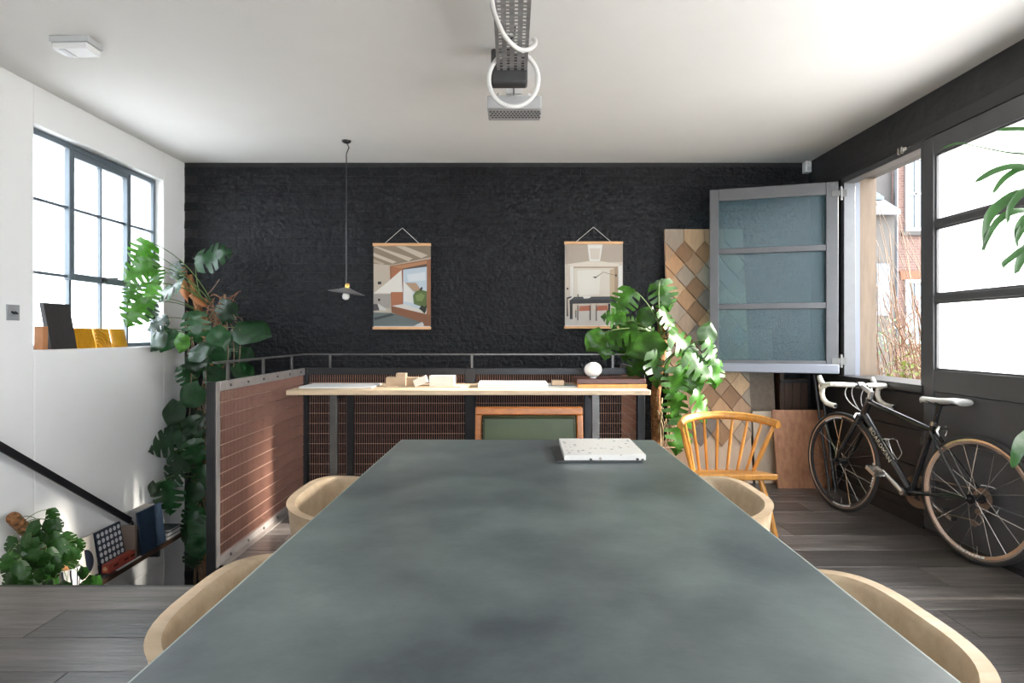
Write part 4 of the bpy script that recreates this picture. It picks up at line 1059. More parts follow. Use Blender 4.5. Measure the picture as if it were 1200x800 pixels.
rear = wheel(*RH, rim_s, 20, [-1.75]); tag(rear, 'rear wheel with bronze silver rim')
front = wheel(*FH, rim_d, 20, [1.05, 3.0, -1.9]); tag(front, 'front wheel with dark rim')
ST, SP_, HT, HB = (0.268, 0.70), (0.236, 0.80), (0.755, 0.785), (0.80, 0.665)
def fr(a, b_, r0, r1=None, l0=0, l1=0): return [K(a[0], l0, a[1]), K(b_[0], l1, b_[1])], [r0, r1 or r0]
m = MB()
for args in ((BBp, ST, 0.016), ((0.285, 0.655), (0.762, 0.765), 0.016, 0.018), (BBp, (0.795, 0.685), 0.021, 0.022), (HT, HB, 0.022, 0.024)):
    p, r_ = fr(*args); m.tube(p, r_, 12)
m.tube([K(BBp[0], -0.038, BBp[1]), K(BBp[0], 0.038, BBp[1])], 0.024, 14)
for sd in (-1, 1):
    p, r_ = fr(BBp, RH, 0.012, 0.008, sd * 0.03, sd * 0.060); m.tube(p, r_, 8)
    p, r_ = fr((0.278, 0.645), RH, 0.009, 0.007, sd * 0.018, sd * 0.060); m.tube(p, r_, 8)
m.build('frame', bk_black, bike)
m = MB()
for sd in (-1, 1):
    m.tube([K(0.805, sd * 0.03, 0.655), K(0.83, sd * 0.042, 0.60), K(0.90, sd * 0.048, 0.48), K(FH[0], sd * 0.050, FH[1])], [0.016, 0.016, 0.013, 0.008], 10)
m.tube([K(0.805, -0.038, 0.655), K(0.805, 0.038, 0.655)], 0.018, 10)
m.build('fork', bk_black, bike)
m = MB(); m.tube([K(*[0.268, 0, 0.69]), K(0.236, 0, 0.805)], 0.0136, 12); m.build('seat_post', bk_black, bike)
MB().tube([K(0.272, 0, 0.683), K(0.265, 0, 0.705)], 0.020, 12).build('seat_clamp', chrome, bike)
# saddle: loft of cross sections
sec = [(0.085, 0.060, 0.846), (0.10, 0.071, 0.853), (0.15, 0.070, 0.852), (0.20, 0.048, 0.846), (0.25, 0.029, 0.842), (0.31, 0.021, 0.842), (0.352, 0.018, 0.841), (0.365, 0.010, 0.836)]
m = MB(); nn = 12
for s_, hw_, zt in sec:
    for k in range(nn):
        a = 2 * math.pi * k / nn
        m.v.append(K(s_, hw_ * math.cos(a), zt - 0.014 + (0.014 if math.sin(a) > 0 else 0.020) * math.sin(a)))
for i in range(len(sec) - 1):
    for k in range(nn): m.f.append([i*nn+k, i*nn+(k+1) % nn, (i+1)*nn+(k+1) % nn, (i+1)*nn+k]); m.mi.append(0)
m.f.append(list(range(nn))); m.mi.append(0); m.f.append([(len(sec)-1)*nn+k for k in reversed(range(nn))]); m.mi.append(0)
sd_ = m.build('saddle', pm('white_saddle', (0.70, 0.69, 0.67), 0.35), bike, smooth=True)
m = MB()
for sd in (-1, 1): m.tube([K(0.12, sd * 0.022, 0.825), K(0.17, sd * 0.022, 0.808), K(0.27, sd * 0.022, 0.808), K(0.34, sd * 0.012, 0.828)], 0.0035, 6)
m.tube([K(0.236, -0.026, 0.808), K(0.236, 0.026, 0.808)], 0.012, 8)
m.build('saddle_rail', steel_dark, sd_)
# stem, bars, hoods
m = MB(); m.tube([K(0.752, 0, 0.785), K(0.742, 0, 0.835)], 0.017, 12).tube([K(0.744, 0, 0.825), K(0.835, 0, 0.865)], [0.017, 0.015], 12).tube([K(0.838, -0.022, 0.866), K(0.838, 0.022, 0.866)], 0.021, 12)
m.build('stem', pm('silver_stem', (0.42, 0.41, 0.40), 0.3, metal=0.8), bike)
hb = MB().tube([K(0.838, -0.10, 0.866), K(0.838, 0.10, 0.866)], 0.0135, 12).build('handlebar', steel_mid, bike)
for sd in (-1, 1):
    pts = [K(0.838, sd * 0.05, 0.866), K(0.838, sd * 0.19, 0.868)]
    pts += [K(0.845, sd * 0.210, 0.868), K(0.885, sd * 0.215, 0.862), K(0.922, sd * 0.215, 0.838), K(0.928, sd * 0.216, 0.80), K(0.912, sd * 0.217, 0.765), K(0.875, sd * 0.218, 0.742), K(0.83, sd * 0.219, 0.734), K(0.795, sd * 0.219, 0.732)]
    tp = MB().tube(pts, 0.0155, 12).build('bar_tape', tape, hb, smooth='auto')
    MB().tube([K(0.7945, sd * 0.219, 0.732), K(0.788, sd * 0.219, 0.732)], 0.011, 10).build('bar_plug', black_metal, hb)
    m = MB().tube([K(0.905, sd * 0.213, 0.855), K(0.945, sd * 0.208, 0.872), K(0.968, sd * 0.206, 0.905), K(0.970, sd * 0.206, 0.918)], [0.016, 0.017, 0.016, 0.011], 10)
    m.build('brake_hood', pm('pale_hood', (0.50, 0.49, 0.47), 0.5), hb)
    MB().tube([K(0.962, sd * 0.206, 0.885), K(0.968, sd * 0.204, 0.84), K(0.952, sd * 0.203, 0.78)], [0.008, 0.006, 0.005], 8).build('brake_lever', chrome, hb)
cab = pm('white_cable', (0.62, 0.62, 0.63), 0.4)
for i, (sl_, a, b_, c_) in enumerate(((-0.06, (0.86, -0.07, 0.86), (0.93, -0.09, 0.78), (0.80, -0.02, 0.70)), (0.05, (0.86, 0.06, 0.86), (0.95, 0.07, 0.76), (0.80, 0.02, 0.69)), (0, (0.86, -0.03, 0.86), (0.92, -0.02, 0.80), (0.835, 0.0, 0.70)))):
    MB().tube(bez(K(*a), K(*b_), K(*c_), 10), 0.003, 6).build('brake_cable', cab, bike)
# brakes
for s_, z_ in ((0.835, 0.672), (0.215, 0.672)):
    m = MB(); m.tube([K(s_, -0.03, z_), K(s_, 0.03, z_)], 0.012, 10)
    for sd in (-1, 1): m.tube([K(s_, sd * 0.02, z_ + 0.012), K(s_ + 0.003, sd * 0.036, z_ - 0.012), K(s_, sd * 0.022, z_ - 0.042)], [0.008, 0.009, 0.007], 8)
    m.build('brake_caliper', chrome, bike)
# drivetrain (right side), crank and pedal on the left
def disc(s_, z_, l, r_in, r_out, th, teeth, name, mt, par):
    m = MB(); n = teeth * 2
    for i in range(n):
        a = 2*math.pi*i/n; ro = r_out - (0.0035 if i % 2 else 0)
        for rr_, ll in ((r_in, l - th), (ro, l - th), (ro, l + th), (r_in, l + th)): m.v.append(K(s_ + rr_*math.cos(a), ll, z_ + rr_*math.sin(a)))
    for i in range(n):
        j = (i+1) % n
        for k in range(4): m.f.append([4*i+k, 4*i+(k+1) % 4, 4*j+(k+1) % 4, 4*j+k]); m.mi.append(0)
    return m.build(name, mt, par, smooth=False)
bronze = pm('oily_steel', (0.34, 0.25, 0.19), 0.35, metal=0.9)
cr = MB().tube([K(BBp[0], 0.040, BBp[1]), K(BBp[0], 0.055, BBp[1])], 0.026, 12).build('crank_spider', steel_dark, bike)
disc(*BBp, 0.045, 0.070, 0.098, 0.002, 44, 'chainring', bronze, cr); disc(*BBp, 0.052, 0.055, 0.078, 0.002, 36, 'chainring', bronze, cr)
for k in range(5):
    a = 2*math.pi*k/5 + 0.4; MB().bar(K(BBp[0], 0.05, BBp[1]), K(BBp[0] + 0.075*math.cos(a), 0.048, BBp[1] + 0.075*math.sin(a)), 0.012, 0.006).build('spider_arm', bronze, cr)
silver_m = pm('silver_alloy', (0.62, 0.59, 0.55), 0.25, metal=0.95)
def crank(l, ang):
    e = (BBp[0] + 0.172 * math.cos(ang), BBp[1] + 0.172 * math.sin(ang))
    c_ = MB().tube([K(BBp[0], l, BBp[1]), K(e[0], l * 1.12, e[1])], [0.015, 0.011], 10).tube([K(BBp[0], l - 0.008*math.copysign(1, l), BBp[1]), K(BBp[0], l + 0.009*math.copysign(1, l), BBp[1])], 0.018, 12).build('crank_arm', silver_m, bike)
    lp = l * 1.12 + math.copysign(0.05, l)
    pd = MB().tube([K(e[0], l * 1.12, e[1]), K(e[0], lp + math.copysign(0.035, l), e[1])], 0.006, 8)
    for ds in (-0.03, 0.03): pd.obox(K(e[0] + ds, lp, e[1] + ds * 0.5), f_, rt, up_, 0.006, 0.036, 0.012)
    for dl in (-0.036, 0.036): pd.obox(K(e[0], lp + dl, e[1]), f_ + up_ * 0.5, rt, up_ - f_ * 0.5, 0.038, 0.004, 0.010)
    pd.build('pedal', silver_m, c_)
crank(-0.062, R(33)); crank(0.072, R(213))
cs_ = MB().tube([K(0, 0.036, Rw), K(0, 0.058, Rw)], 0.018, 10).build('cassette', steel_dark, bike)
for i in range(6): disc(0, Rw, 0.038 + i * 0.0038, 0.018, 0.056 - i * 0.004, 0.0009, 24 - i, 'sprocket', bronze, cs_)
m = MB(); chz = 0.0035
m.tube([K(BBp[0], 0.046, BBp[1] + 0.092), K(0.0, 0.046, Rw + 0.040)], chz, 5).tube([K(BBp[0] - 0.02, 0.046, BBp[1] - 0.090), K(0.06, 0.046, 0.205), K(0.02, 0.046, 0.19), K(0.0, 0.046, 0.22), K(0.03, 0.046, 0.262), K(-0.035, 0.046, Rw - 0.02)], chz, 5)
m.build('chain', bronze, bike)
m = MB(); m.tube([K(0.005, 0.055, Rw - 0.01), K(0.0, 0.062, 0.27), K(0.03, 0.055, 0.255)], [0.010, 0.012, 0.009], 8); m.bar(K(0.03, 0.050, 0.262), K(0.05, 0.050, 0.195), 0.006, 0.022, up=f_); 
m.build('rear_derailleur', pm('dark_alloy', (0.10, 0.09, 0.085), 0.4, metal=0.7), bike)
for s_, z_ in ((0.03, 0.258), (0.052, 0.192)): disc(s_, z_, 0.048, 0.006, 0.020, 0.002, 11, 'jockey_wheel', bronze, bike)
MB().tube(bez(K(0.03, 0.06, 0.40), K(-0.13, 0.085, 0.42), K(-0.05, 0.07, 0.27), 10), 0.0028, 6).build('gear_cable', cab, bike)
# bottle cage on the down tube
d0, d1 = Vector((0.55, 0.42)), Vector((0.64, 0.515)); dd = (d1 - d0).normalized(); nn_ = Vector((-dd.y, dd.x))
def D(t, n, l): q_ = d0 + dd * t + nn_ * n; return K(q_.x, l, q_.y)
m = MB(); m.tube([D(0, 0.026, -0.012), D(0.15, 0.026, -0.012), D(0.15, 0.026, 0.012), D(0, 0.026, 0.012)], 0.004, 6, closed=True)
for sd in (-1, 1): m.tube([D(0.15, 0.026, sd * 0.012), D(0.13, 0.05, sd * 0.038), D(0.10, 0.085, sd * 0.03), D(0.02, 0.06, sd * 0.034), D(-0.005, 0.03, sd * 0.012)], 0.0035, 6)
m.tube([D(0.10, 0.085, -0.03), D(0.105, 0.098, 0), D(0.10, 0.085, 0.03)], 0.0035, 6)
m.build('bottle_cage', chrome, bike)
m = MB(); tp0 = K(0.30, -0.0, 0.655)
tg = K(0.335, -0.012, 0.645)
m.tube([tg, tg + Vector((0, 0, -0.03))], 0.0015, 4).tube([tg + Vector((0, 0, -0.03)) + Vector((0, 0.008*math.cos(R(a)), -0.008 + 0.008*math.sin(R(a)))) for a in range(0, 360, 45)], 0.0015, 4, closed=True).obox(tg + Vector((0, 0.006, -0.065)), (1, 0, 0), (0, 1, 0), (0, 0.15, 1), 0.003, 0.009, 0.022).obox(tg + Vector((0, -0.010, -0.063)), (1, 0, 0), (0, 1, 0), (0, -0.2, 1), 0.003, 0.006, 0.02)
m.build('key_ring', steel_mid, bike)
# lettering on the down tube
tc_ = bpy.data.curves.new('lettering', 'FONT'); tc_.body = 'BOARDMAN'; tc_.size = 0.042; tc_.extrude = 0.0006; tc_.align_x = 'CENTER'; tc_.align_y = 'CENTER'; tc_.space_character = 1.1
tob = bpy.data.objects.new('lettering_tmp', tc_); COL.objects.link(tob)
dg = bpy.context.evaluated_depsgraph_get(); me = bpy.data.meshes.new_from_object(tob.evaluated_get(dg)); me.name = 'lettering'
bpy.data.objects.remove(tob)
me.materials.clear(); me.materials.append(pm('pale_lettering', (0.62, 0.55, 0.44), 0.4))
da, db = Vector(BBp), Vector((0.795, 0.685)); ax = (da - db).normalized()      # reads from the head tube downwards
mid = db + (da - db) * 0.42
xw = (f_ * ax.x + up_ * ax.y).normalized(); zw = -rt; yw = zw.cross(xw)
lo_ = bpy.data.objects.new('lettering', me); COL.objects.link(lo_); lo_.parent = bike
Ml = Matrix.Translation(K(mid.x, -0.0222, mid.y)) @ Matrix((xw, yw, zw)).transposed().to_4x4()
lo_.matrix_basis = wm(bike).inverted() @ Ml
# ================================================================== LEANING BOARDS IN THE CORNER
X0, X1 = 1.29, 1.95; PZ = 2.09
def bp_(z): return 4.97 + 0.235 * z / PZ
nrm = Vector((0, -PZ, 0.235)).normalized()
def BP(x, z, d): return Vector((x, bp_(z), z)) + nrm * d
sb = thing('shingle_panel', ((X0 + X1) / 2, 4.97, 0), 'tall sample panel of diamond wooden shingles leaning in the corner', 'sample panel')
MB().prism([(X0, 0.0), (X1, 0.0), (X1, PZ), (X0, PZ)], lambda u, v, t: BP(u, v, t), -0.018, 0.0).build('backing_board', pm('pale_pine_board', (0.58, 0.42, 0.30), 0.6, var=(3, 0.2), stretch=(8, 8, 1.2)), sb)
def clip(poly, axis, lim, keep_less):
    out = []
    for i in range(len(poly)):
        a, b_ = poly[i], poly[(i+1) % len(poly)]
        ia = (a[axis] <= lim) if keep_less else (a[axis] >= lim); ib = (b_[axis] <= lim) if keep_less else (b_[axis] >= lim)
        if ia: out.append(a)
        if ia != ib:
            t = (lim - a[axis]) / (b_[axis] - a[axis]); out.append((a[0] + (b_[0]-a[0])*t, a[1] + (b_[1]-a[1])*t))
    return out
tones = [((0.58, 0.36, 0.20), 'oak'), ((0.50, 0.33, 0.21), 'larch'), ((0.36, 0.21, 0.11), 'walnut'), ((0.42, 0.36, 0.30), 'weathered'), ((0.66, 0.47, 0.30), 'pine'), ((0.24, 0.20, 0.18), 'charred'), ((0.54, 0.42, 0.32), 'ash')]
tm = [pm('shingle_' + n, (c[0] * 0.80, c[1] * 0.72, c[2] * 0.64), 0.65, var=(4, 0.22), stretch=(10, 10, 1.5), rnd=0.1) for c, n in tones]
hx, hz = 0.0855, 0.100
rgs = random.Random(4)
for r_ in range(0, 17):
    cz = PZ - 0.10 - r_ * hz
    for c_ in range(-1, 5):
        cx = X0 + 0.075 + c_ * 2 * hx + (hx if r_ % 2 else 0)
        e = 0.003
        poly = [(cx, cz + hz - e), (cx + hx - e, cz), (cx, cz - hz + e), (cx - hx + e, cz)]
        if r_ == 0: poly = [(cx - hx + e, PZ), (cx - hx + e, cz), (cx, cz - hz + e), (cx + hx - e, cz), (cx + hx - e, PZ)]
        if r_ == 1: poly = [(cx, min(cz + hz - e, PZ)), (cx + hx - e, cz), (cx, cz - hz + e), (cx - hx + e, cz)]
        for ax_, lm, kl in ((0, X0, False), (0, X1, True), (1, PZ, True)): poly = clip(poly, ax_, lm, kl) if poly else poly
        if len(poly) < 3: continue
        if max(p[0] for p in poly) - min(p[0] for p in poly) < 0.015: continue
        fnn = lambda u, v, t, cz=cz: BP(u, v, (0.002 if t == 0 else 0.012 + 0.055 * max(0, (cz + hz - v))))
        mt = rgs.choice(tm[:5] + tm)
        MB().prism(poly, fnn, 0, 1).build('shingle', mt, sb, smooth=False)
def lean_board(x0, x1, z1, yb, yt, th, mt, name, label, bevel=0.002):
    m = MB(); P = [(x0, yb, 0.0005), (x1, yb, 0.0005), (x1, yb + th, 0.0005), (x0, yb + th, 0.0005), (x0, yt, z1), (x1, yt, z1), (x1, yt + th, z1), (x0, yt + th, z1)]
    m.add(P, [(0,3,2,1),(4,5,6,7),(0,1,5,4),(1,2,6,5),(2,3,7,6),(3,0,4,7)])
    return tag(m.build(name, mt, bevel=bevel), label, 'board')
lean_board(1.985, 2.20, 1.25, 5.08, 5.20, 0.018, pm('grey_brown_ply', (0.22, 0.16, 0.115), 0.7, var=(6, 0.3), stretch=(5, 5, 5)), 'leaning_board', 'grey brown board between the shingle panel and the dark planks')
ltm = lean_board(1.965, 2.26, 0.575, 4.955, 5.02, 0.018, pm('pale_birch_ply', (0.58, 0.46, 0.35), 0.6, var=(4, 0.15)), 'leaning_board', 'low pale board just behind the reddish plywood sheet')
dt = pm('dark_stained_plank', (0.075, 0.035, 0.018), 0.5, var=(3, 0.55), stretch=(12, 12, 1.0))
cab_ = thing('plank_crate', (2.33, 5.12, 0), 'dark stained plank crate behind the plywood sheet in the corner', 'crate')
for x0, x1 in ((2.225, 2.26), (2.262, 2.33), (2.332, 2.40), (2.402, 2.455)): MB().box(x0, x1, 5.10, 5.20, 0.0, 0.83 if x0 > 2.25 else 0.93).build('plank', dt, cab_, bevel=0.003)
MB().box(2.225, 2.455, 5.085, 5.0995, 0.80, 0.825).build('top_batten', steel_dark, cab_)
redply = pm('reddish_plywood', (0.40, 0.19, 0.095), 0.55, var=(5, 0.5), stretch=(6, 3, 2.2), col2=(0.24, 0.10, 0.05))
lean_board(2.075, 2.50, 0.60, 4.79, 4.90, 0.018, redply, 'plywood_sheet', 'reddish plywood sheet leaning behind the front bicycle wheel')
for i, x in enumerate((2.40, 2.445)):
    tag(MB().tube([(x + 0.03, 4.70, 0.0), (x, 4.86 + 0.02, 0.88)], 0.011, 8).build('metal_pole', black_metal), ('left' if i == 0 else 'right') + ' one of two thin black poles behind the bicycle', 'pole', 'black poles behind the bicycle')

# ================================================================== LEAVES
def monstera_mesh(name, mt, lobes=6, gap=0.18, inner=0.42, fold=0.18, droop=0.25, seed=0, holes=False):
    """length 1 along +Y, face +Z"""
    rg = random.Random(seed); m = MB()
    def width(v): return 0.47 * (math.sin(math.pi * min(1, max(0, (v * 0.94 + 0.10))) ** 0.82)) ** 0.75 if v < 0.985 else 0.02
    def pt(u, v, side):
        w = width(v); sweep = 0.16 * u * (1 - 0.25 * v) - (0.20 * u * max(0, 0.22 - v) / 0.22)
        x = side * u * w; y = v + sweep * (1 - v) * 1.0
        return Vector((x, y, -fold * abs(x) ** 1.6 * 1.6 - droop * max(0, y) ** 2 + 0.03 * math.sin(9 * v + 3 * u)))
    for side in (-1, 1):
        for i in range(lobes):
            v0, v1 = i / lobes, (i + 1) / lobes
            us = [0, inner * 0.5, inner] ; pts = []
            solid = gap == 0 or i == lobes - 1 and lobes > 4 and rg.random() < 0.3
            for u in us: pts.append((pt(u, v0, side), pt((u), (v0+v1)/2, side), pt(u, v1, side)))
            g = 0 if solid else gap * rg.uniform(0.6, 1.5) * (v1 - v0)
            for u, gg in ((inner + 0.02, g * 0.5), (0.72, g), (0.93, g * 1.15), (1.0, (v1 - v0) * 0.30 if not solid else 0)):
                a, b_ = v0 + gg * 0.5, v1 - gg * 0.5
                um = u if u < 1 else (1.0 if not solid else 1.0)
                pts.append((pt(um * (0.97 if u == 1 and not solid else 1), a, side), pt(um, (a + b_) / 2, side), pt(um * (0.97 if u == 1 and not solid else 1), b_, side)))
            for a, b_ in zip(pts, pts[1:]):
                k = len(m.v); m.v += [a[0], a[1], a[2], b_[0], b_[1], b_[2]]
                for q in ((0, 1, 4, 3), (1, 2, 5, 4)):
                    m.f.append([k + j for j in (q if side > 0 else q[::-1])]); m.mi.append(0)
    me = m.mesh(name, mt, True)
    bm = bmesh.new(); bm.from_mesh(me); bmesh.ops.remove_doubles(bm, verts=bm.verts, dist=0.0006)
    for f in bm.faces:
        if f.normal.z < 0: f.normal_flip()
        f.smooth = True
    bm.to_mesh(me); bm.free()
    return me
mon_dark = [monstera_mesh('leaf', leaf_dark, 5, 0.30, 0.36, seed=i, droop=0.15 + 0.15 * i) for i in range(3)] + [monstera_mesh('leaf', leaf_dark, 5, 0.0, 0.4, seed=9, droop=0.2)]
mon_mid = [monstera_mesh('leaf', leaf_mid, 5, 0.30, 0.36, seed=20 + i, droop=0.12 + 0.15 * i) for i in range(3)] + [monstera_mesh('leaf', leaf_mid, 5, 0.0, 0.4, seed=29, droop=0.2)]
mon_small = [monstera_mesh('leaf', leaf_soft, 4, 0.16, 0.50, seed=40 + i, droop=0.2 + 0.2 * i) for i in range(2)] + [monstera_mesh('leaf', leaf_soft, 4, 0.0, 0.4, seed=49, droop=0.3)]
RL = random.Random(11)
def put_leaf(plant, meshes, x, y, Y, size, ang, kind=None, face=(0.25, -0.8, 0.5), tilt=None, stem=None, petiole_r=0.0035, wid=1.0):
    """leaf whose middle is at frame point x, y and depth Y; ang = direction of the tip in the frame (0 right, 90 up)"""
    c = W(x, y, Y); L_ = size * Y / F
    tl_ = RL.uniform(-0.35, 0.15) if tilt is None else tilt
    t = Vector((math.cos(R(ang)), -tl_ * 0 + RL.uniform(-0.35, 0.1), math.sin(R(ang)))).normalized()
    n0 = Vector(face) + Vector((RL.uniform(-0.35, 0.35), 0, RL.uniform(-0.3, 0.3)))
    n = (n0 - t * n0.dot(t)).normalized(); xx = t.cross(n)
    base = c - t * (L_ * 0.48)
    me = meshes[kind] if kind is not None else meshes[RL.randrange(len(meshes) - 1)]
    o = bpy.data.objects.new('leaf', me); COL.objects.link(o); o.parent = plant
    M = Matrix.Translation(base) @ Matrix((xx, t, n)).transposed().to_4x4() @ Matrix.Diagonal((L_ * wid, L_, L_, 1))
    o.matrix_basis = wm(plant).inverted() @ M
    if stem is not None:
        s_ = Vector(stem); mid = (base + s_) / 2 + Vector((0, 0, 0.10 * (base - s_).length)) - t * 0.12 * (base - s_).length
        MB().tube(bez(s_, mid, base + t * 0.004, 7), [petiole_r * 1.2 - petiole_r * 0.4 * i / 7 for i in range(8)], 5).build('petiole', stem_green, plant, smooth=True)
    return o
def pot(plant, x, y, z, r, h, mt, name='pot'):
    o = MB().lathe([(r * 0.74, 0), (r * 0.78, 0.004), (r * 0.98, h * 0.97), (r, h), (r * 0.93, h), (r * 0.9, h * 0.9)], (x, y, z), 28).build(name, mt, plant)
    MB().lathe([(r * 0.3, h * 0.86), (r * 0.9, h * 0.87), (r * 0.895, h * 0.89), (r * 0.2, h * 0.90)], (x, y, z), 20).build('soil', soil, plant)
    return o
def lim(x, Y, m=0.05): return min(Y, 2.75 * F / (600 - x) - m, 5.16) if x < 520 else Y

# ---------------- tall climbing monstera in the left corner, rooted down on the landing
ml = thing('monstera_plant', (-2.50, 5.02, ZL), 'tall dark monstera climbing out of the stairwell in the left corner', 'plant')
pot(ml, -2.50, 4.98, ZL, 0.20, 0.36, terracotta)
pole = [Vector((-2.50, 4.98, ZL + 0.30)), Vector((-2.50, 4.99, -0.6)), Vector((-2.47, 5.0, 0.3)), Vector((-2.46, 4.99, 1.1)), W(222, 322, 4.98)]
MB().tube(pole, [0.035, 0.034, 0.034, 0.036, 0.022], 10).build('moss_pole', coir, ml)
m = MB(); rgp = random.Random(5)
for k in range(16):
    a0 = rgp.uniform(0, 6.28); pts = []
    top = rgp.uniform(0.6, 1.55); bot = rgp.uniform(-1.3, -0.3); off = rgp.uniform(0.03, 0.16)
    for i in range(9):
        z = top + (bot - top) * i / 8
        pts.append((-2.47 + off * math.cos(a0 + 0.5 * i) + rgp.uniform(-0.015, 0.015), 4.99 + off * 0.7 * math.sin(a0 + 0.4 * i) + rgp.uniform(-0.015, 0.015), z))
    m.tube(pts, rgp.choice([0.004, 0.006, 0.012]), 5)
o = m.build('aerial_root', root_brown, ml, smooth=True)
m = MB()
for k in range(60):
    a = Vector((-2.45 + rgp.uniform(-0.10, 0.22), 4.95 + rgp.uniform(-0.15, 0.12), 1.42 + rgp.uniform(-0.14, 0.10)))
    b_ = a + Vector((rgp.uniform(-0.12, 0.15), rgp.uniform(-0.08, 0.08), rgp.uniform(-0.16, 0.10)))
    m.tube(bez(a, (a + b_) / 2 + Vector((0, 0, rgp.uniform(-0.04, 0.08))), b_, 5), rgp.choice([0.0025, 0.004]), 4)
m.build('root_tangle', pm('ginger_root', (0.34, 0.16, 0.075), 0.8, var=(10, 0.4)), ml, smooth=True)['kind'] = 'stuff'
tanned = pm('dry_brown_leaf', (0.40, 0.15, 0.05), 0.7, var=(8, 0.4), translucent=0.2)
dry = [monstera_mesh('dry_leaf', tanned, 5, 0.0, 0.4, seed=77, droop=0.6, fold=0.6)]
put_leaf(ml, dry * 2, 218, 338, 4.92, 22, -70, 0, wid=0.5); put_leaf(ml, dry * 2, 214, 316, 4.94, 14, 110, 0, wid=0.5); put_leaf(ml, dry * 2, 236, 388, 4.9, 20, -80, 0, wid=0.5); put_leaf(ml, dry * 2, 232, 350, 4.88, 22, -30, 0, wid=0.35)
bl_ = (0.35, -0.85, 0.15)     # leaves hanging in front of the window
LV = [ # x, y, depth, size, tip angle, kind, bright
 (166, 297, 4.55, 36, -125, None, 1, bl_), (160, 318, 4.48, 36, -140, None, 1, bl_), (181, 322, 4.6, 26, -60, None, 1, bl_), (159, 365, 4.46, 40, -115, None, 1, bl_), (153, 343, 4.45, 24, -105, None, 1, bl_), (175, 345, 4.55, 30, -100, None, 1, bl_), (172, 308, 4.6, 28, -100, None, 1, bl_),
 (194, 338, 4.65, 50, -155, 0, 0, (0.2, -0.4, 0.9)), (207, 316, 4.9, 24, 80, None, 0, None), (248, 299, 4.92, 46, 18, 0, 0, (0.1, -0.75, 0.65)), (263, 366, 4.75, 32, -115, None, 0, None), (294, 385, 4.8, 46, -5, 3, 0, (0.2, -0.8, 0.5)),
 (230, 380, 4.62, 36, -75, None, 0, (0.3, -0.6, 0.7)), (174, 364, 4.6, 24, -95, None, 0, bl_), (184, 378, 4.62, 28, -150, None, 0, None), (182, 398, 4.62, 30, -130, 3, 0, None), (193, 398, 4.65, 30, -110, 3, 0, None), (234, 410, 4.6, 30, 25, 3, 0, None), (256, 396, 4.7, 30, -60, 3, 0, None), (256, 416, 4.8, 28, -90, 3, 0, None), (229, 428, 4.62, 26, -85, 3, 0, None),
 (254, 441, 4.8, 30, -40, 3, 0, None), (286, 433, 4.85, 27, -30, 3, 0, None), (287, 415, 4.9, 22, -20, 3, 0, None), (201, 484, 4.75, 32, -110, 3, 0, None), (222, 464, 4.75, 34, -140, 3, 0, None), (224, 492, 4.75, 30, 20, None, 0, None), (211, 402, 4.6, 24, -110, 3, 1, None), (221, 440, 4.8, 30, -70, None, 0, None),
 (192, 517, 4.72, 44, -155, 0, 0, (0.2, -0.8, 0.45)), (228, 502, 4.75, 32, -60, None, 0, None), (229, 530, 4.7, 34, -70, None, 0, None), (201, 553, 4.7, 42, -125, 1, 0, (0.15, -0.85, 0.4)), (196, 583, 4.68, 42, -85, 0, 0, (0.0, -0.95, 0.2)), (226, 580, 4.75, 28, -85, 3, 0, None), (224, 607, 4.7, 34, -110, None, 0, None), (234, 617, 4.72, 30, -60, 3, 0, None), (178, 574, 4.62, 20, -120, 3, 0, None), (214, 540, 4.85, 32, -40, 0, 0, None), (238, 560, 4.8, 32, -70, None, 0, None), (216, 622, 4.82, 28, -110, None, 0, None), (232, 640, 4.8, 30, -80, 3, 0, None), (210, 510, 4.9, 34, -60, None, 0, None), (244, 470, 4.95, 34, -80, 3, 0, None), (262, 455, 5.0, 30, -50, None, 0, None), (240, 520, 4.95, 36, -60, None, 0, None), (246, 600, 4.95, 36, -60, None, 0, None), (226, 655, 4.85, 26, -90, None, 0, None),
 (274, 402, 4.95, 26, -70, None, 0, None), (240, 430, 4.75, 24, -110, None, 0, None)]
for x, y, Y, s_, a, k, br_, fc in LV:
    Y = lim(x, Y)
    zc = W(x, y, Y).z
    zst = min(1.45, zc - 0.05 if zc > 1.0 else zc + 0.05)
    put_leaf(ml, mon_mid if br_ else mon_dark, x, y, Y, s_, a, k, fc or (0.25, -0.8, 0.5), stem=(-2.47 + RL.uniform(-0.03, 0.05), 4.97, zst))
m = MB()
for (xa, ya, xb, yb) in ((243, 345, 257, 327), (262, 352, 277, 375), (272, 385, 274, 430), (281, 385, 280, 425), (266, 375, 267, 425), (225, 385, 222, 490), (240, 390, 241, 480)):
    m.tube(bez(W(xa, ya, 4.8), W((xa + xb) / 2 + 2, (ya + yb) / 2, 4.78), W(xb, yb, 4.78), 6), 0.0035, 5)
m.build('hanging_root', root_brown, ml, smooth=True)

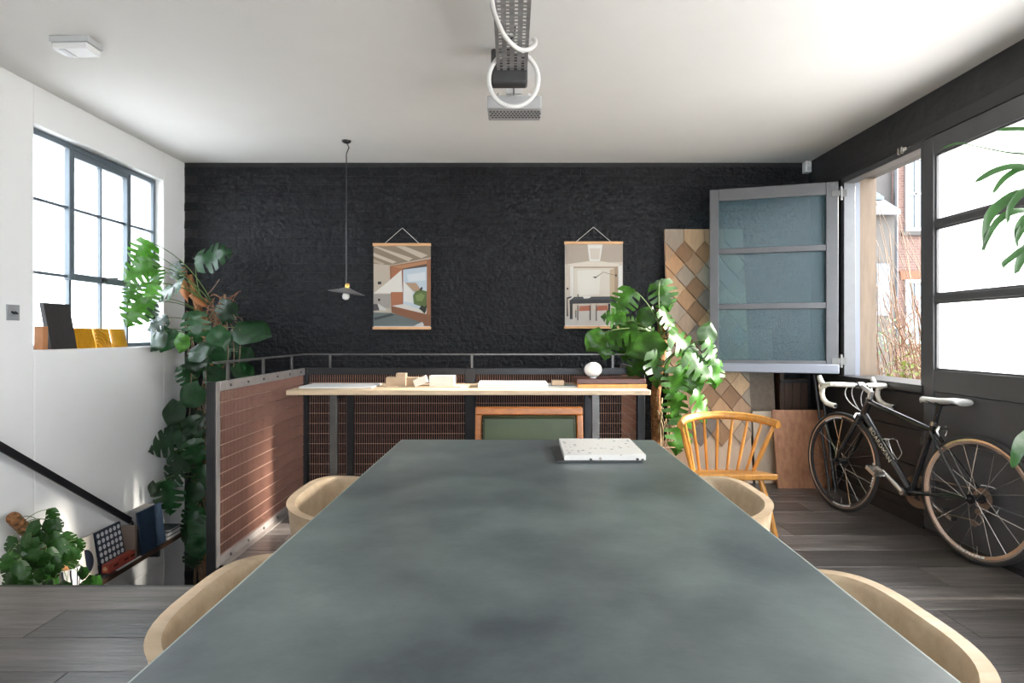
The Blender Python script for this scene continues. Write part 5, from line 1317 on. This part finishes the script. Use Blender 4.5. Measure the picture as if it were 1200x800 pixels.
# ---------------- bright monstera beside the desk
mr = thing('monstera_plant', (1.12, 4.50, 0), 'bright green monstera in a wooden planter between desk and shingle panel', 'plant')
pxx = pm('pink_pine_planter', (0.52, 0.33, 0.22), 0.6, var=(4, 0.2), stretch=(6, 6, 2))
m = MB(); x0, x1, y0, y1 = 1.0, 1.27, 4.36, 4.64
for i, (a, b_, c_, d) in enumerate(((x0, x1, y0, y0 + 0.018), (x0, x1, y1 - 0.018, y1), (x0, x0 + 0.018, y0 + 0.018, y1 - 0.018), (x1 - 0.018, x1, y0 + 0.018, y1 - 0.018))):
    MB().box(a, b_, c_, d, 0, 0.40).build('planter_board', pxx, mr, bevel=0.002)
MB().box(x0 + 0.018, x1 - 0.018, y0 + 0.018, y1 - 0.018, 0.33, 0.36).build('soil', soil, mr)
pole = [Vector((1.05, 4.46, 0.36)), Vector((1.04, 4.46, 0.75)), Vector((1.10, 4.48, 1.15)), W(772, 362, 4.5)]
MB().tube(pole, [0.036, 0.036, 0.03, 0.018], 10).build('moss_pole', coir, mr)
m = MB(); rgp = random.Random(8)
for k in range(14):
    a = Vector((1.08 + rgp.uniform(-0.05, 0.14), 4.44 + rgp.uniform(-0.04, 0.05), rgp.uniform(0.65, 0.95))); b_ = Vector((1.05 + rgp.uniform(-0.03, 0.18), 4.44 + rgp.uniform(-0.05, 0.1), 0.37))
    m.tube(bez(a, (a + b_) / 2 + Vector((rgp.uniform(-0.05, 0.06), -0.03, 0)), b_, 6), rgp.choice([0.003, 0.005]), 5)
m.build('aerial_root', pm('pale_root', (0.46, 0.34, 0.20), 0.8, var=(10, 0.3)), mr, smooth=True)
RV = [(779, 346, 4.5, 40, -70, 0, (0.3, -0.9, 0.2)), (731, 352, 4.45, 38, -125, 0, None), (759, 369, 4.5, 26, 60, 3, None), (725, 388, 4.4, 46, -165, 1, (0.0, -0.5, 0.8)), (756, 402, 4.3, 48, 195, 3, (0.2, -0.7, 0.7)), (698, 400, 4.35, 30, -130, 3, None), (786, 374, 4.45, 38, -50, 1, None),
      (804, 402, 4.2, 50, -35, 0, (0.45, -0.8, 0.45)), (831, 391, 4.3, 30, 70, 3, None), (771, 431, 4.15, 46, -80, 0, (0.4, -0.8, 0.45)), (822, 428, 4.15, 50, -45, 0, (0.5, -0.8, 0.4)), (794, 450, 4.1, 42, -100, 1, None), (813, 449, 4.2, 30, -80, 3, None), (793, 479, 4.1, 40, -95, 0, (0.35, -0.85, 0.35)), (825, 474, 4.15, 44, -55, 1, (0.45, -0.85, 0.35)), (798, 511, 4.05, 44, -100, 0, (0.3, -0.9, 0.2)),
      (749, 428, 4.45, 34, -120, None, None), (738, 404, 4.5, 36, -100, None, None), (836, 412, 4.2, 34, -60, 1, (0.5, -0.85, 0.3)), (842, 437, 4.2, 34, -85, 1, (0.45, -0.9, 0.2)), (712, 404, 4.45, 34, -100, None, None), (745, 380, 4.55, 34, 150, None, None), (780, 415, 4.5, 40, -60, None, None), (765, 390, 4.55, 34, 120, None, None), (806, 425, 4.4, 36, -80, None, None), (720, 372, 4.5, 30, 170, None, None)]
for x, y, Y, s_, a, k, fc in RV:
    zc = W(x, y, Y).z
    put_leaf(mr, mon_mid, x, y, Y, s_, a, k, fc or (0.3, -0.8, 0.5), stem=(1.08 + RL.uniform(-0.03, 0.04), 4.46, max(0.85, min(1.2, zc + RL.uniform(-0.1, 0.05)))), petiole_r=0.004)

# ---------------- small fenestrated plant on the low shelf
sm = thing('swiss_cheese_vine', (-2.69, 3.70, SZ), 'small leafy vine on a tilted moss pole at the bottom left', 'plant')
strp = MB(); cxp, cyp, rp, hp_ = -2.69, 3.70, 0.078, 0.16
pot(sm, cxp, cyp, SZ + 0.0005, rp, hp_, pm('white_glaze', (0.74, 0.73, 0.70), 0.35))
for i in range(12):
    a = 2 * math.pi * i / 12
    pts = [Vector((cxp + (rp * (0.79 + 0.19 * t) + 0.001) * math.cos(a + 0.08 * math.sin(5 * t)), cyp + (rp * (0.79 + 0.19 * t) + 0.001) * math.sin(a + 0.08 * math.sin(5 * t)), SZ + 0.01 + t * hp_ * 0.93)) for t in [j / 6 for j in range(7)]]
    MB().tube(pts, 0.0045, 5).build('painted_stripe', navy, sm)
ptop = W(13, 604, 3.36); pbase = Vector((cxp, cyp, SZ + hp_ * 0.85))
MB().tube([pbase, pbase.lerp(ptop, 0.5), pbase.lerp(ptop, 0.97), ptop], [0.028, 0.030, 0.034, 0.026], 12).build('moss_pole', coir, sm)
d_ = (ptop - pbase); u_ = d_.orthogonal().normalized(); v_ = d_.normalized().cross(u_)
MB().tube([pbase.lerp(ptop, 0.55 + 0.4 * i / 60) + (u_ * math.cos(i * 0.65) + v_ * math.sin(i * 0.65)) * 0.034 for i in range(61)], 0.002, 4).build('binding_wire', black_metal, sm)
RS = random.Random(21)
SV = [(60, 605, 20), (50, 628, 28), (36, 618, 22), (80, 632, 24), (70, 645, 28), (28, 634, 22), (10, 640, 24), (40, 645, 30), (30, 662, 28), (58, 655, 28), (12, 668, 28), (8, 684, 26), (44, 672, 30), (64, 676, 24), (92, 640, 18), (26, 684, 26), (50, 690, 26), (84, 655, 22), (108, 686, 24), (96, 672, 16), (68, 615, 16), (14, 655, 22), (78, 668, 20), (100, 690, 22), (20, 650, 24), (66, 630, 22), (54, 640, 22), (36, 690, 24), (88, 648, 16), (74, 690, 20), (24, 670, 26), (60, 665, 26), (46, 658, 24), (70, 658, 22), (34, 650, 24), (4, 660, 22), (16, 690, 24), (42, 630, 20), (56, 618, 18)]
for x, y, s_ in SV:
    Y = min(2.74 * F / (600 - x) - 0.05, 3.75) - RS.uniform(0, 0.22)
    c_ = W(x, y, Y)
    t = max(0.15, min(0.95, (c_.z - pbase.z) / (ptop.z - pbase.z)))
    put_leaf(sm, mon_small, x, y, Y, s_, RS.choice([-60, -90, -120, -150, -30, -75, -100]), RS.choice([0, 1, 2]), (0.3, -0.7, 0.6), stem=pbase.lerp(ptop, t), petiole_r=0.002, wid=0.85)

# ---------------- strap leaved plant at the right edge
dr = thing('dracaena_plant', (2.12, 2.12, 0), 'strap leaved potted plant at the right edge before the frosted door', 'plant')
pot(dr, 2.12, 2.12, 0, 0.16, 0.30, terracotta)
stem_pts = [Vector((2.12, 2.12, 0.26)), Vector((2.10, 2.12, 0.9)), Vector((2.06, 2.16, 1.5)), Vector((2.02, 2.2, 2.0))]
MB().tube(stem_pts, [0.02, 0.018, 0.015, 0.010], 8).build('stem', root_brown, dr, smooth=True)
strap_m = pm('strap_leaf', (0.04, 0.12, 0.03), 0.35, var=(6, 0.5), translucent=0.3)
def strap(pix, w_, mt=strap_m, n=9):
    P = [W(*q) for q in pix]
    # smooth chain through the given points
    pts = []
    for i in range(len(P) - 1):
        p0, p1, p2, p3 = P[max(i-1, 0)], P[i], P[i+1], P[min(i+2, len(P)-1)]
        for k in range(4):
            t = k / 4; pts.append(0.5 * ((2*p1) + (p2-p0)*t + (2*p0-5*p1+4*p2-p3)*t*t + (3*p1-p0-3*p2+p3)*t**3))
    pts.append(P[-1]); m = MB(); N_ = len(pts)
    for i, p in enumerate(pts):
        tt = (pts[min(i+1, N_-1)] - pts[max(i-1, 0)]).normalized(); sd = tt.cross(Vector((0.15, -0.75, 0.6))).normalized()
        f = i / (N_ - 1); ww = w_ * (0.35 + 1.3 * math.sin(math.pi * min(1, 0.12 + 0.88 * f)) ** 0.8 * 0.5) if f < 0.99 else w_ * 0.05
        n_ = sd.cross(tt)
        m.v += [p - sd * ww + n_ * ww * 0.25, p, p + sd * ww + n_ * ww * 0.25]
    for i in range(N_ - 1):
        for k in (0, 1): m.f.append([3*i+k, 3*i+k+1, 3*i+k+4, 3*i+k+3]); m.mi.append(0)
    return m.build('leaf', mt, dr, smooth=True)
Yd = 2.2
for pix, w_ in ((((1256, 200, 2.2), (1225, 160, 2.2), (1198, 152, 2.18), (1168, 153, 2.16)), 0.016), (((1256, 190, 2.2), (1215, 182, 2.2), (1180, 179, 2.2), (1140, 171, 2.25), (1122, 168, 2.28), (1104, 174, 2.3)), 0.007), (((1250, 215, 2.2), (1205, 196, 2.15), (1170, 199, 2.12), (1142, 214, 2.1)), 0.014), (((1250, 225, 2.2), (1204, 199, 2.15), (1178, 208, 2.13), (1163, 227, 2.12)), 0.011),
               (((1252, 250, 2.2), (1205, 226, 2.12), (1172, 240, 2.1), (1155, 262, 2.08), (1153, 295, 2.08)), 0.017), (((1252, 260, 2.2), (1200, 247, 2.1), (1168, 260, 2.08), (1150, 295, 2.07)), 0.012), (((1252, 235, 2.2), (1208, 222, 2.1), (1185, 240, 2.08), (1180, 262, 2.06)), 0.012), (((1252, 275, 2.2), (1212, 252, 2.12), (1192, 268, 2.1), (1192, 291, 2.09)), 0.013), (((1254, 300, 2.2), (1210, 288, 2.1), (1184, 303, 2.08), (1175, 312, 2.07), (1184, 320, 2.07)), 0.010), (((1252, 310, 2.2), (1215, 285, 2.12), (1198, 300, 2.1), (1189, 321, 2.08)), 0.018), (((1254, 285, 2.2), (1225, 262, 2.15), (1200, 266, 2.1), (1190, 284, 2.08)), 0.014)):
    strap(pix, w_)
strap(((1290, 560, 2.12), (1230, 505, 2.05), (1203, 515, 2.02), (1192, 527, 2.0), (1186, 548, 2.0)), 0.026)
# ================================================================== OUTSIDE
tag(MB().box(-30, 60, -30, 60, ZL - 0.3, ZL - 0.12).build('ground', pm('pale_bounce_ground', (0.62, 0.59, 0.55), 0.9, var=(3, 0.3)), smooth=False), 'pale yard ground outside, set to bounce daylight indoors', kind='structure')  # paleness chosen to bounce daylight up to the ceiling
tag(MB().box(XO + 0.02, 9.0, 2.0, 9.0, ZL - 0.12, -0.1).build('terrace', pm('terrace_paving', (0.15, 0.135, 0.12), 0.9, var=(4, 0.3)), smooth=False), 'raised planted terrace outside the open window', kind='structure')
bd = thing('brick_house', (9.5, 14.2, ZL - 0.1), 'red brick house with white sash windows seen through the open window', 'building')
bm_ = brick_mat('far_red_brick', (0.085, 0.042, 0.034), (0.11, 0.06, 0.048), (0.13, 0.11, 0.10), 4.2)
YH = 14.0
MB().box(8.55, 13.0, YH, YH + 4, ZL - 0.1, 9.0).build('brick_wall', bm_, bd, smooth=False)
render_m = pm('grey_render', (0.055, 0.050, 0.048), 0.9, var=(2, 0.3))
MB().box(8.12, 8.5, YH - 0.25, YH + 3.0, ZL - 0.1, 9.2).build('chimney_breast', render_m, bd, smooth=False)
MB().box(8.5, 8.55, YH - 0.3, YH + 0.1, ZL - 0.1, 9.0).build('brick_quoin', bm_, bd, smooth=False)
for za, zb in ((3.55, 5.25), (1.0, 2.45)):
    wd = MB(); xa, xb = 8.94, 9.42
    wd.box(xa, xa + 0.06, YH - 0.06, YH - 0.002, za, zb).box(xb - 0.06, xb, YH - 0.06, YH - 0.002, za, zb).box(xa + 0.06, xb - 0.06, YH - 0.06, YH - 0.002, za, za + 0.08).box(xa + 0.06, xb - 0.06, YH - 0.06, YH - 0.002, zb - 0.08, zb).box(xa + 0.06, xb - 0.06, YH - 0.05, YH - 0.002, (za + zb) / 2 - 0.03, (za + zb) / 2 + 0.03).box((xa + xb) / 2 - 0.02, (xa + xb) / 2 + 0.02, YH - 0.05, YH - 0.002, za + 0.08, zb - 0.08)
    wo = wd.build('sash_window', pm('white_joinery', (0.30, 0.31, 0.33), 0.5), bd)
    for xq in ((xa + 0.06, (xa + xb) / 2 - 0.02), ((xa + xb) / 2 + 0.02, xb - 0.06)):
        for zq in ((za + 0.08, (za + zb) / 2 - 0.03), ((za + zb) / 2 + 0.03, zb - 0.08)):
            MB().box(xq[0], xq[1], YH - 0.02, YH - 0.003, zq[0], zq[1]).build('pane', pm('far_glass', (0.08, 0.10, 0.12), 0.08), wo)
    MB().box(xa - 0.08, xb + 0.08, YH - 0.10, YH - 0.002, za - 0.10, za).build('stone_sill', render_m, bd)
    MB().prism([(xa - 0.08, zb), (xb + 0.08, zb), (xb + 0.12, zb + 0.2), (xa - 0.12, zb + 0.2)], lambda u, v, t: Vector((u, t, v)), YH - 0.03, YH - 0.002).build('brick_lintel', pm('orange_lintel', (0.14, 0.055, 0.03), 0.9), bd)
MB().tube([(8.52, YH - 0.36, 8), (8.52, YH - 0.36, -1)], 0.05, 8).build('drain_pipe', steel_dark, bd)
ext = thing('outbuilding', (7.6, 12.5, ZL - 0.1), 'low pale outbuilding with a sloping slate roof and rooflight outside', 'building')
MB().box(5.6, 8.1, 13.0, 16.0, ZL - 0.1, 3.75).build('wall', pm('pale_render', (0.065, 0.058, 0.053), 0.9, var=(2, 0.2)), ext, smooth=False)
MB().prism([(12.8, 3.7), (16.0, 5.6), (16.0, 5.7), (12.8, 3.8)], lambda u, v, t: Vector((t, u, v)), 5.5, 8.1).build('roof', pm('slate', (0.10, 0.105, 0.12), 0.6, var=(8, 0.3)), ext)
MB().prism([(13.3, 4.12), (14.3, 4.72), (14.28, 4.78), (13.28, 4.18)], lambda u, v, t: Vector((t, u, v)), 7.75, 8.05).build('rooflight', pm('far_glass', (0.08, 0.10, 0.12), 0.08), ext)
MB().box(7.7, 7.98, 12.97, 12.999, 1.6, 2.7).build('window', pm('far_glass', (0.08, 0.10, 0.12), 0.08), ext)
# dried stalks and shrubs in front of the window
rg = random.Random(3)
straw = pm('dry_straw', (0.20, 0.13, 0.085), 0.8, var=(3, 0.4)); m = MB()
for k in range(150):
    b_ = Vector((rg.uniform(3.1, 4.4), rg.uniform(4.55, 6.3), -0.1)); h = rg.uniform(1.2, 2.7)
    tip = b_ + Vector((rg.uniform(-0.9, 0.5), rg.uniform(-0.6, 0.5), h)); tip.x = max(tip.x, 2.95); mid = b_.lerp(tip, 0.55) + Vector((rg.uniform(0, 0.25), rg.uniform(-0.1, 0.2), 0.25))
    m.tube(bez(b_, mid, tip, 8), [0.006 - 0.0005 * i for i in range(9)], 4)
tag(m.build('dried_stalk_clump', straw, smooth=True), 'tall dry straw coloured stalks outside the open window', 'plant', kind='stuff')
tw = pm('orange_twig', (0.16, 0.07, 0.03), 0.8); m = MB()
for k in range(110):
    b_ = Vector((rg.uniform(3.0, 3.7), rg.uniform(4.3, 5.2), -0.1)); h = rg.uniform(0.8, 1.7)
    tip = b_ + Vector((rg.uniform(-0.4, 0.4), rg.uniform(-0.4, 0.4), h)); tip.x = max(tip.x, 2.98); mid = b_.lerp(tip, 0.5) + Vector((rg.uniform(0, 0.2), rg.uniform(-0.2, 0.2), 0.1))
    m.tube(bez(b_, mid, tip, 6), 0.003, 4)
    for q in range(5):
        p = b_.lerp(tip, rg.uniform(0.4, 1)); m.tube([p, p + Vector((rg.uniform(-0.12, 0.12), rg.uniform(-0.12, 0.12), rg.uniform(0.02, 0.15)))], 0.002, 4)
tag(m.build('twiggy_bush', tw, smooth=True), 'bare orange twiggy bush outside the open window', 'plant', kind='stuff')
def shrub(c, rx, rz_, n, mt, label):
    s_ = thing('garden_shrub', c, label, 'plant'); m = MB(); c = Vector(c)
    for k in range(n):
        d = Vector((rg.gauss(0, 1), rg.gauss(0, 1), rg.gauss(0, 1))).normalized() * rg.uniform(0.5, 1) ** 0.5
        p = c + Vector((d.x * rx, d.y * rx, rz_ + d.z * rz_)); a = Vector((rg.uniform(-1, 1), rg.uniform(-1, 1), rg.uniform(-0.3, 1))).normalized(); b_ = a.orthogonal().normalized()
        l = rg.uniform(0.03, 0.06); m.add([p, p + a * l * 0.5 + b_ * l * 0.3, p + a * l, p + a * l * 0.5 - b_ * l * 0.3], [(0, 1, 2, 3)])
    m.build('foliage', mt, s_, smooth=False)['kind'] = 'stuff'
    m = MB()
    for k in range(9): m.tube([c + Vector((rg.uniform(-0.05, 0.05), rg.uniform(-0.05, 0.05), 0)), c + Vector((rg.uniform(-rx, rx) * 0.7, rg.uniform(-rx, rx) * 0.7, rz_ * 1.6))], 0.006, 5)
    m.build('stem', root_brown, s_)
yg = pm('yellow_green_leaf', (0.15, 0.17, 0.02), 0.6, rnd=0.2, translucent=0.35)
dgn = pm('shrub_green_leaf', (0.05, 0.09, 0.03), 0.6, rnd=0.2, translucent=0.3)
shrub((3.05, 4.75, -0.1), 0.22, 0.58, 420, yg, 'yellow green shrub just outside the open window')
shrub((4.1, 6.6, -0.1), 0.5, 0.75, 600, dgn, 'darker green shrub farther from the open window')
# dry vine hanging outside the left window
m = MB()
for k in range(70):
    y0 = rg.gauss(4.48, 0.12); p = Vector((XL - 0.245 + rg.uniform(-0.02, 0.022), y0, 2.62 + rg.uniform(0, 0.05)))
    q = p + Vector((rg.uniform(-0.08, -0.01), rg.uniform(-0.15, 0.15), -rg.uniform(0.1, 0.36)))
    m.tube(bez(p, (p + q) / 2 + Vector((0, rg.uniform(-0.1, 0.1), 0)), q, 5), 0.003, 4)
    for j in range(4):
        c_ = p.lerp(q, rg.uniform(0.3, 1)); a = Vector((rg.uniform(-0.4, 0.4), rg.uniform(-1, 1), rg.uniform(-1, 1))).normalized(); b_ = a.orthogonal().normalized(); l = 0.03
        m.add([c_, c_ + a * l * 0.5 + b_ * l * 0.3, c_ + a * l, c_ + a * l * 0.5 - b_ * l * 0.3], [(0, 1, 2, 3)])
tag(m.build('dry_vine', pm('rust_vine', (0.33, 0.15, 0.08), 0.8, var=(5, 0.4)), smooth=True), 'rusty dry vine hanging outside the top of the left window', 'plant', kind='stuff')
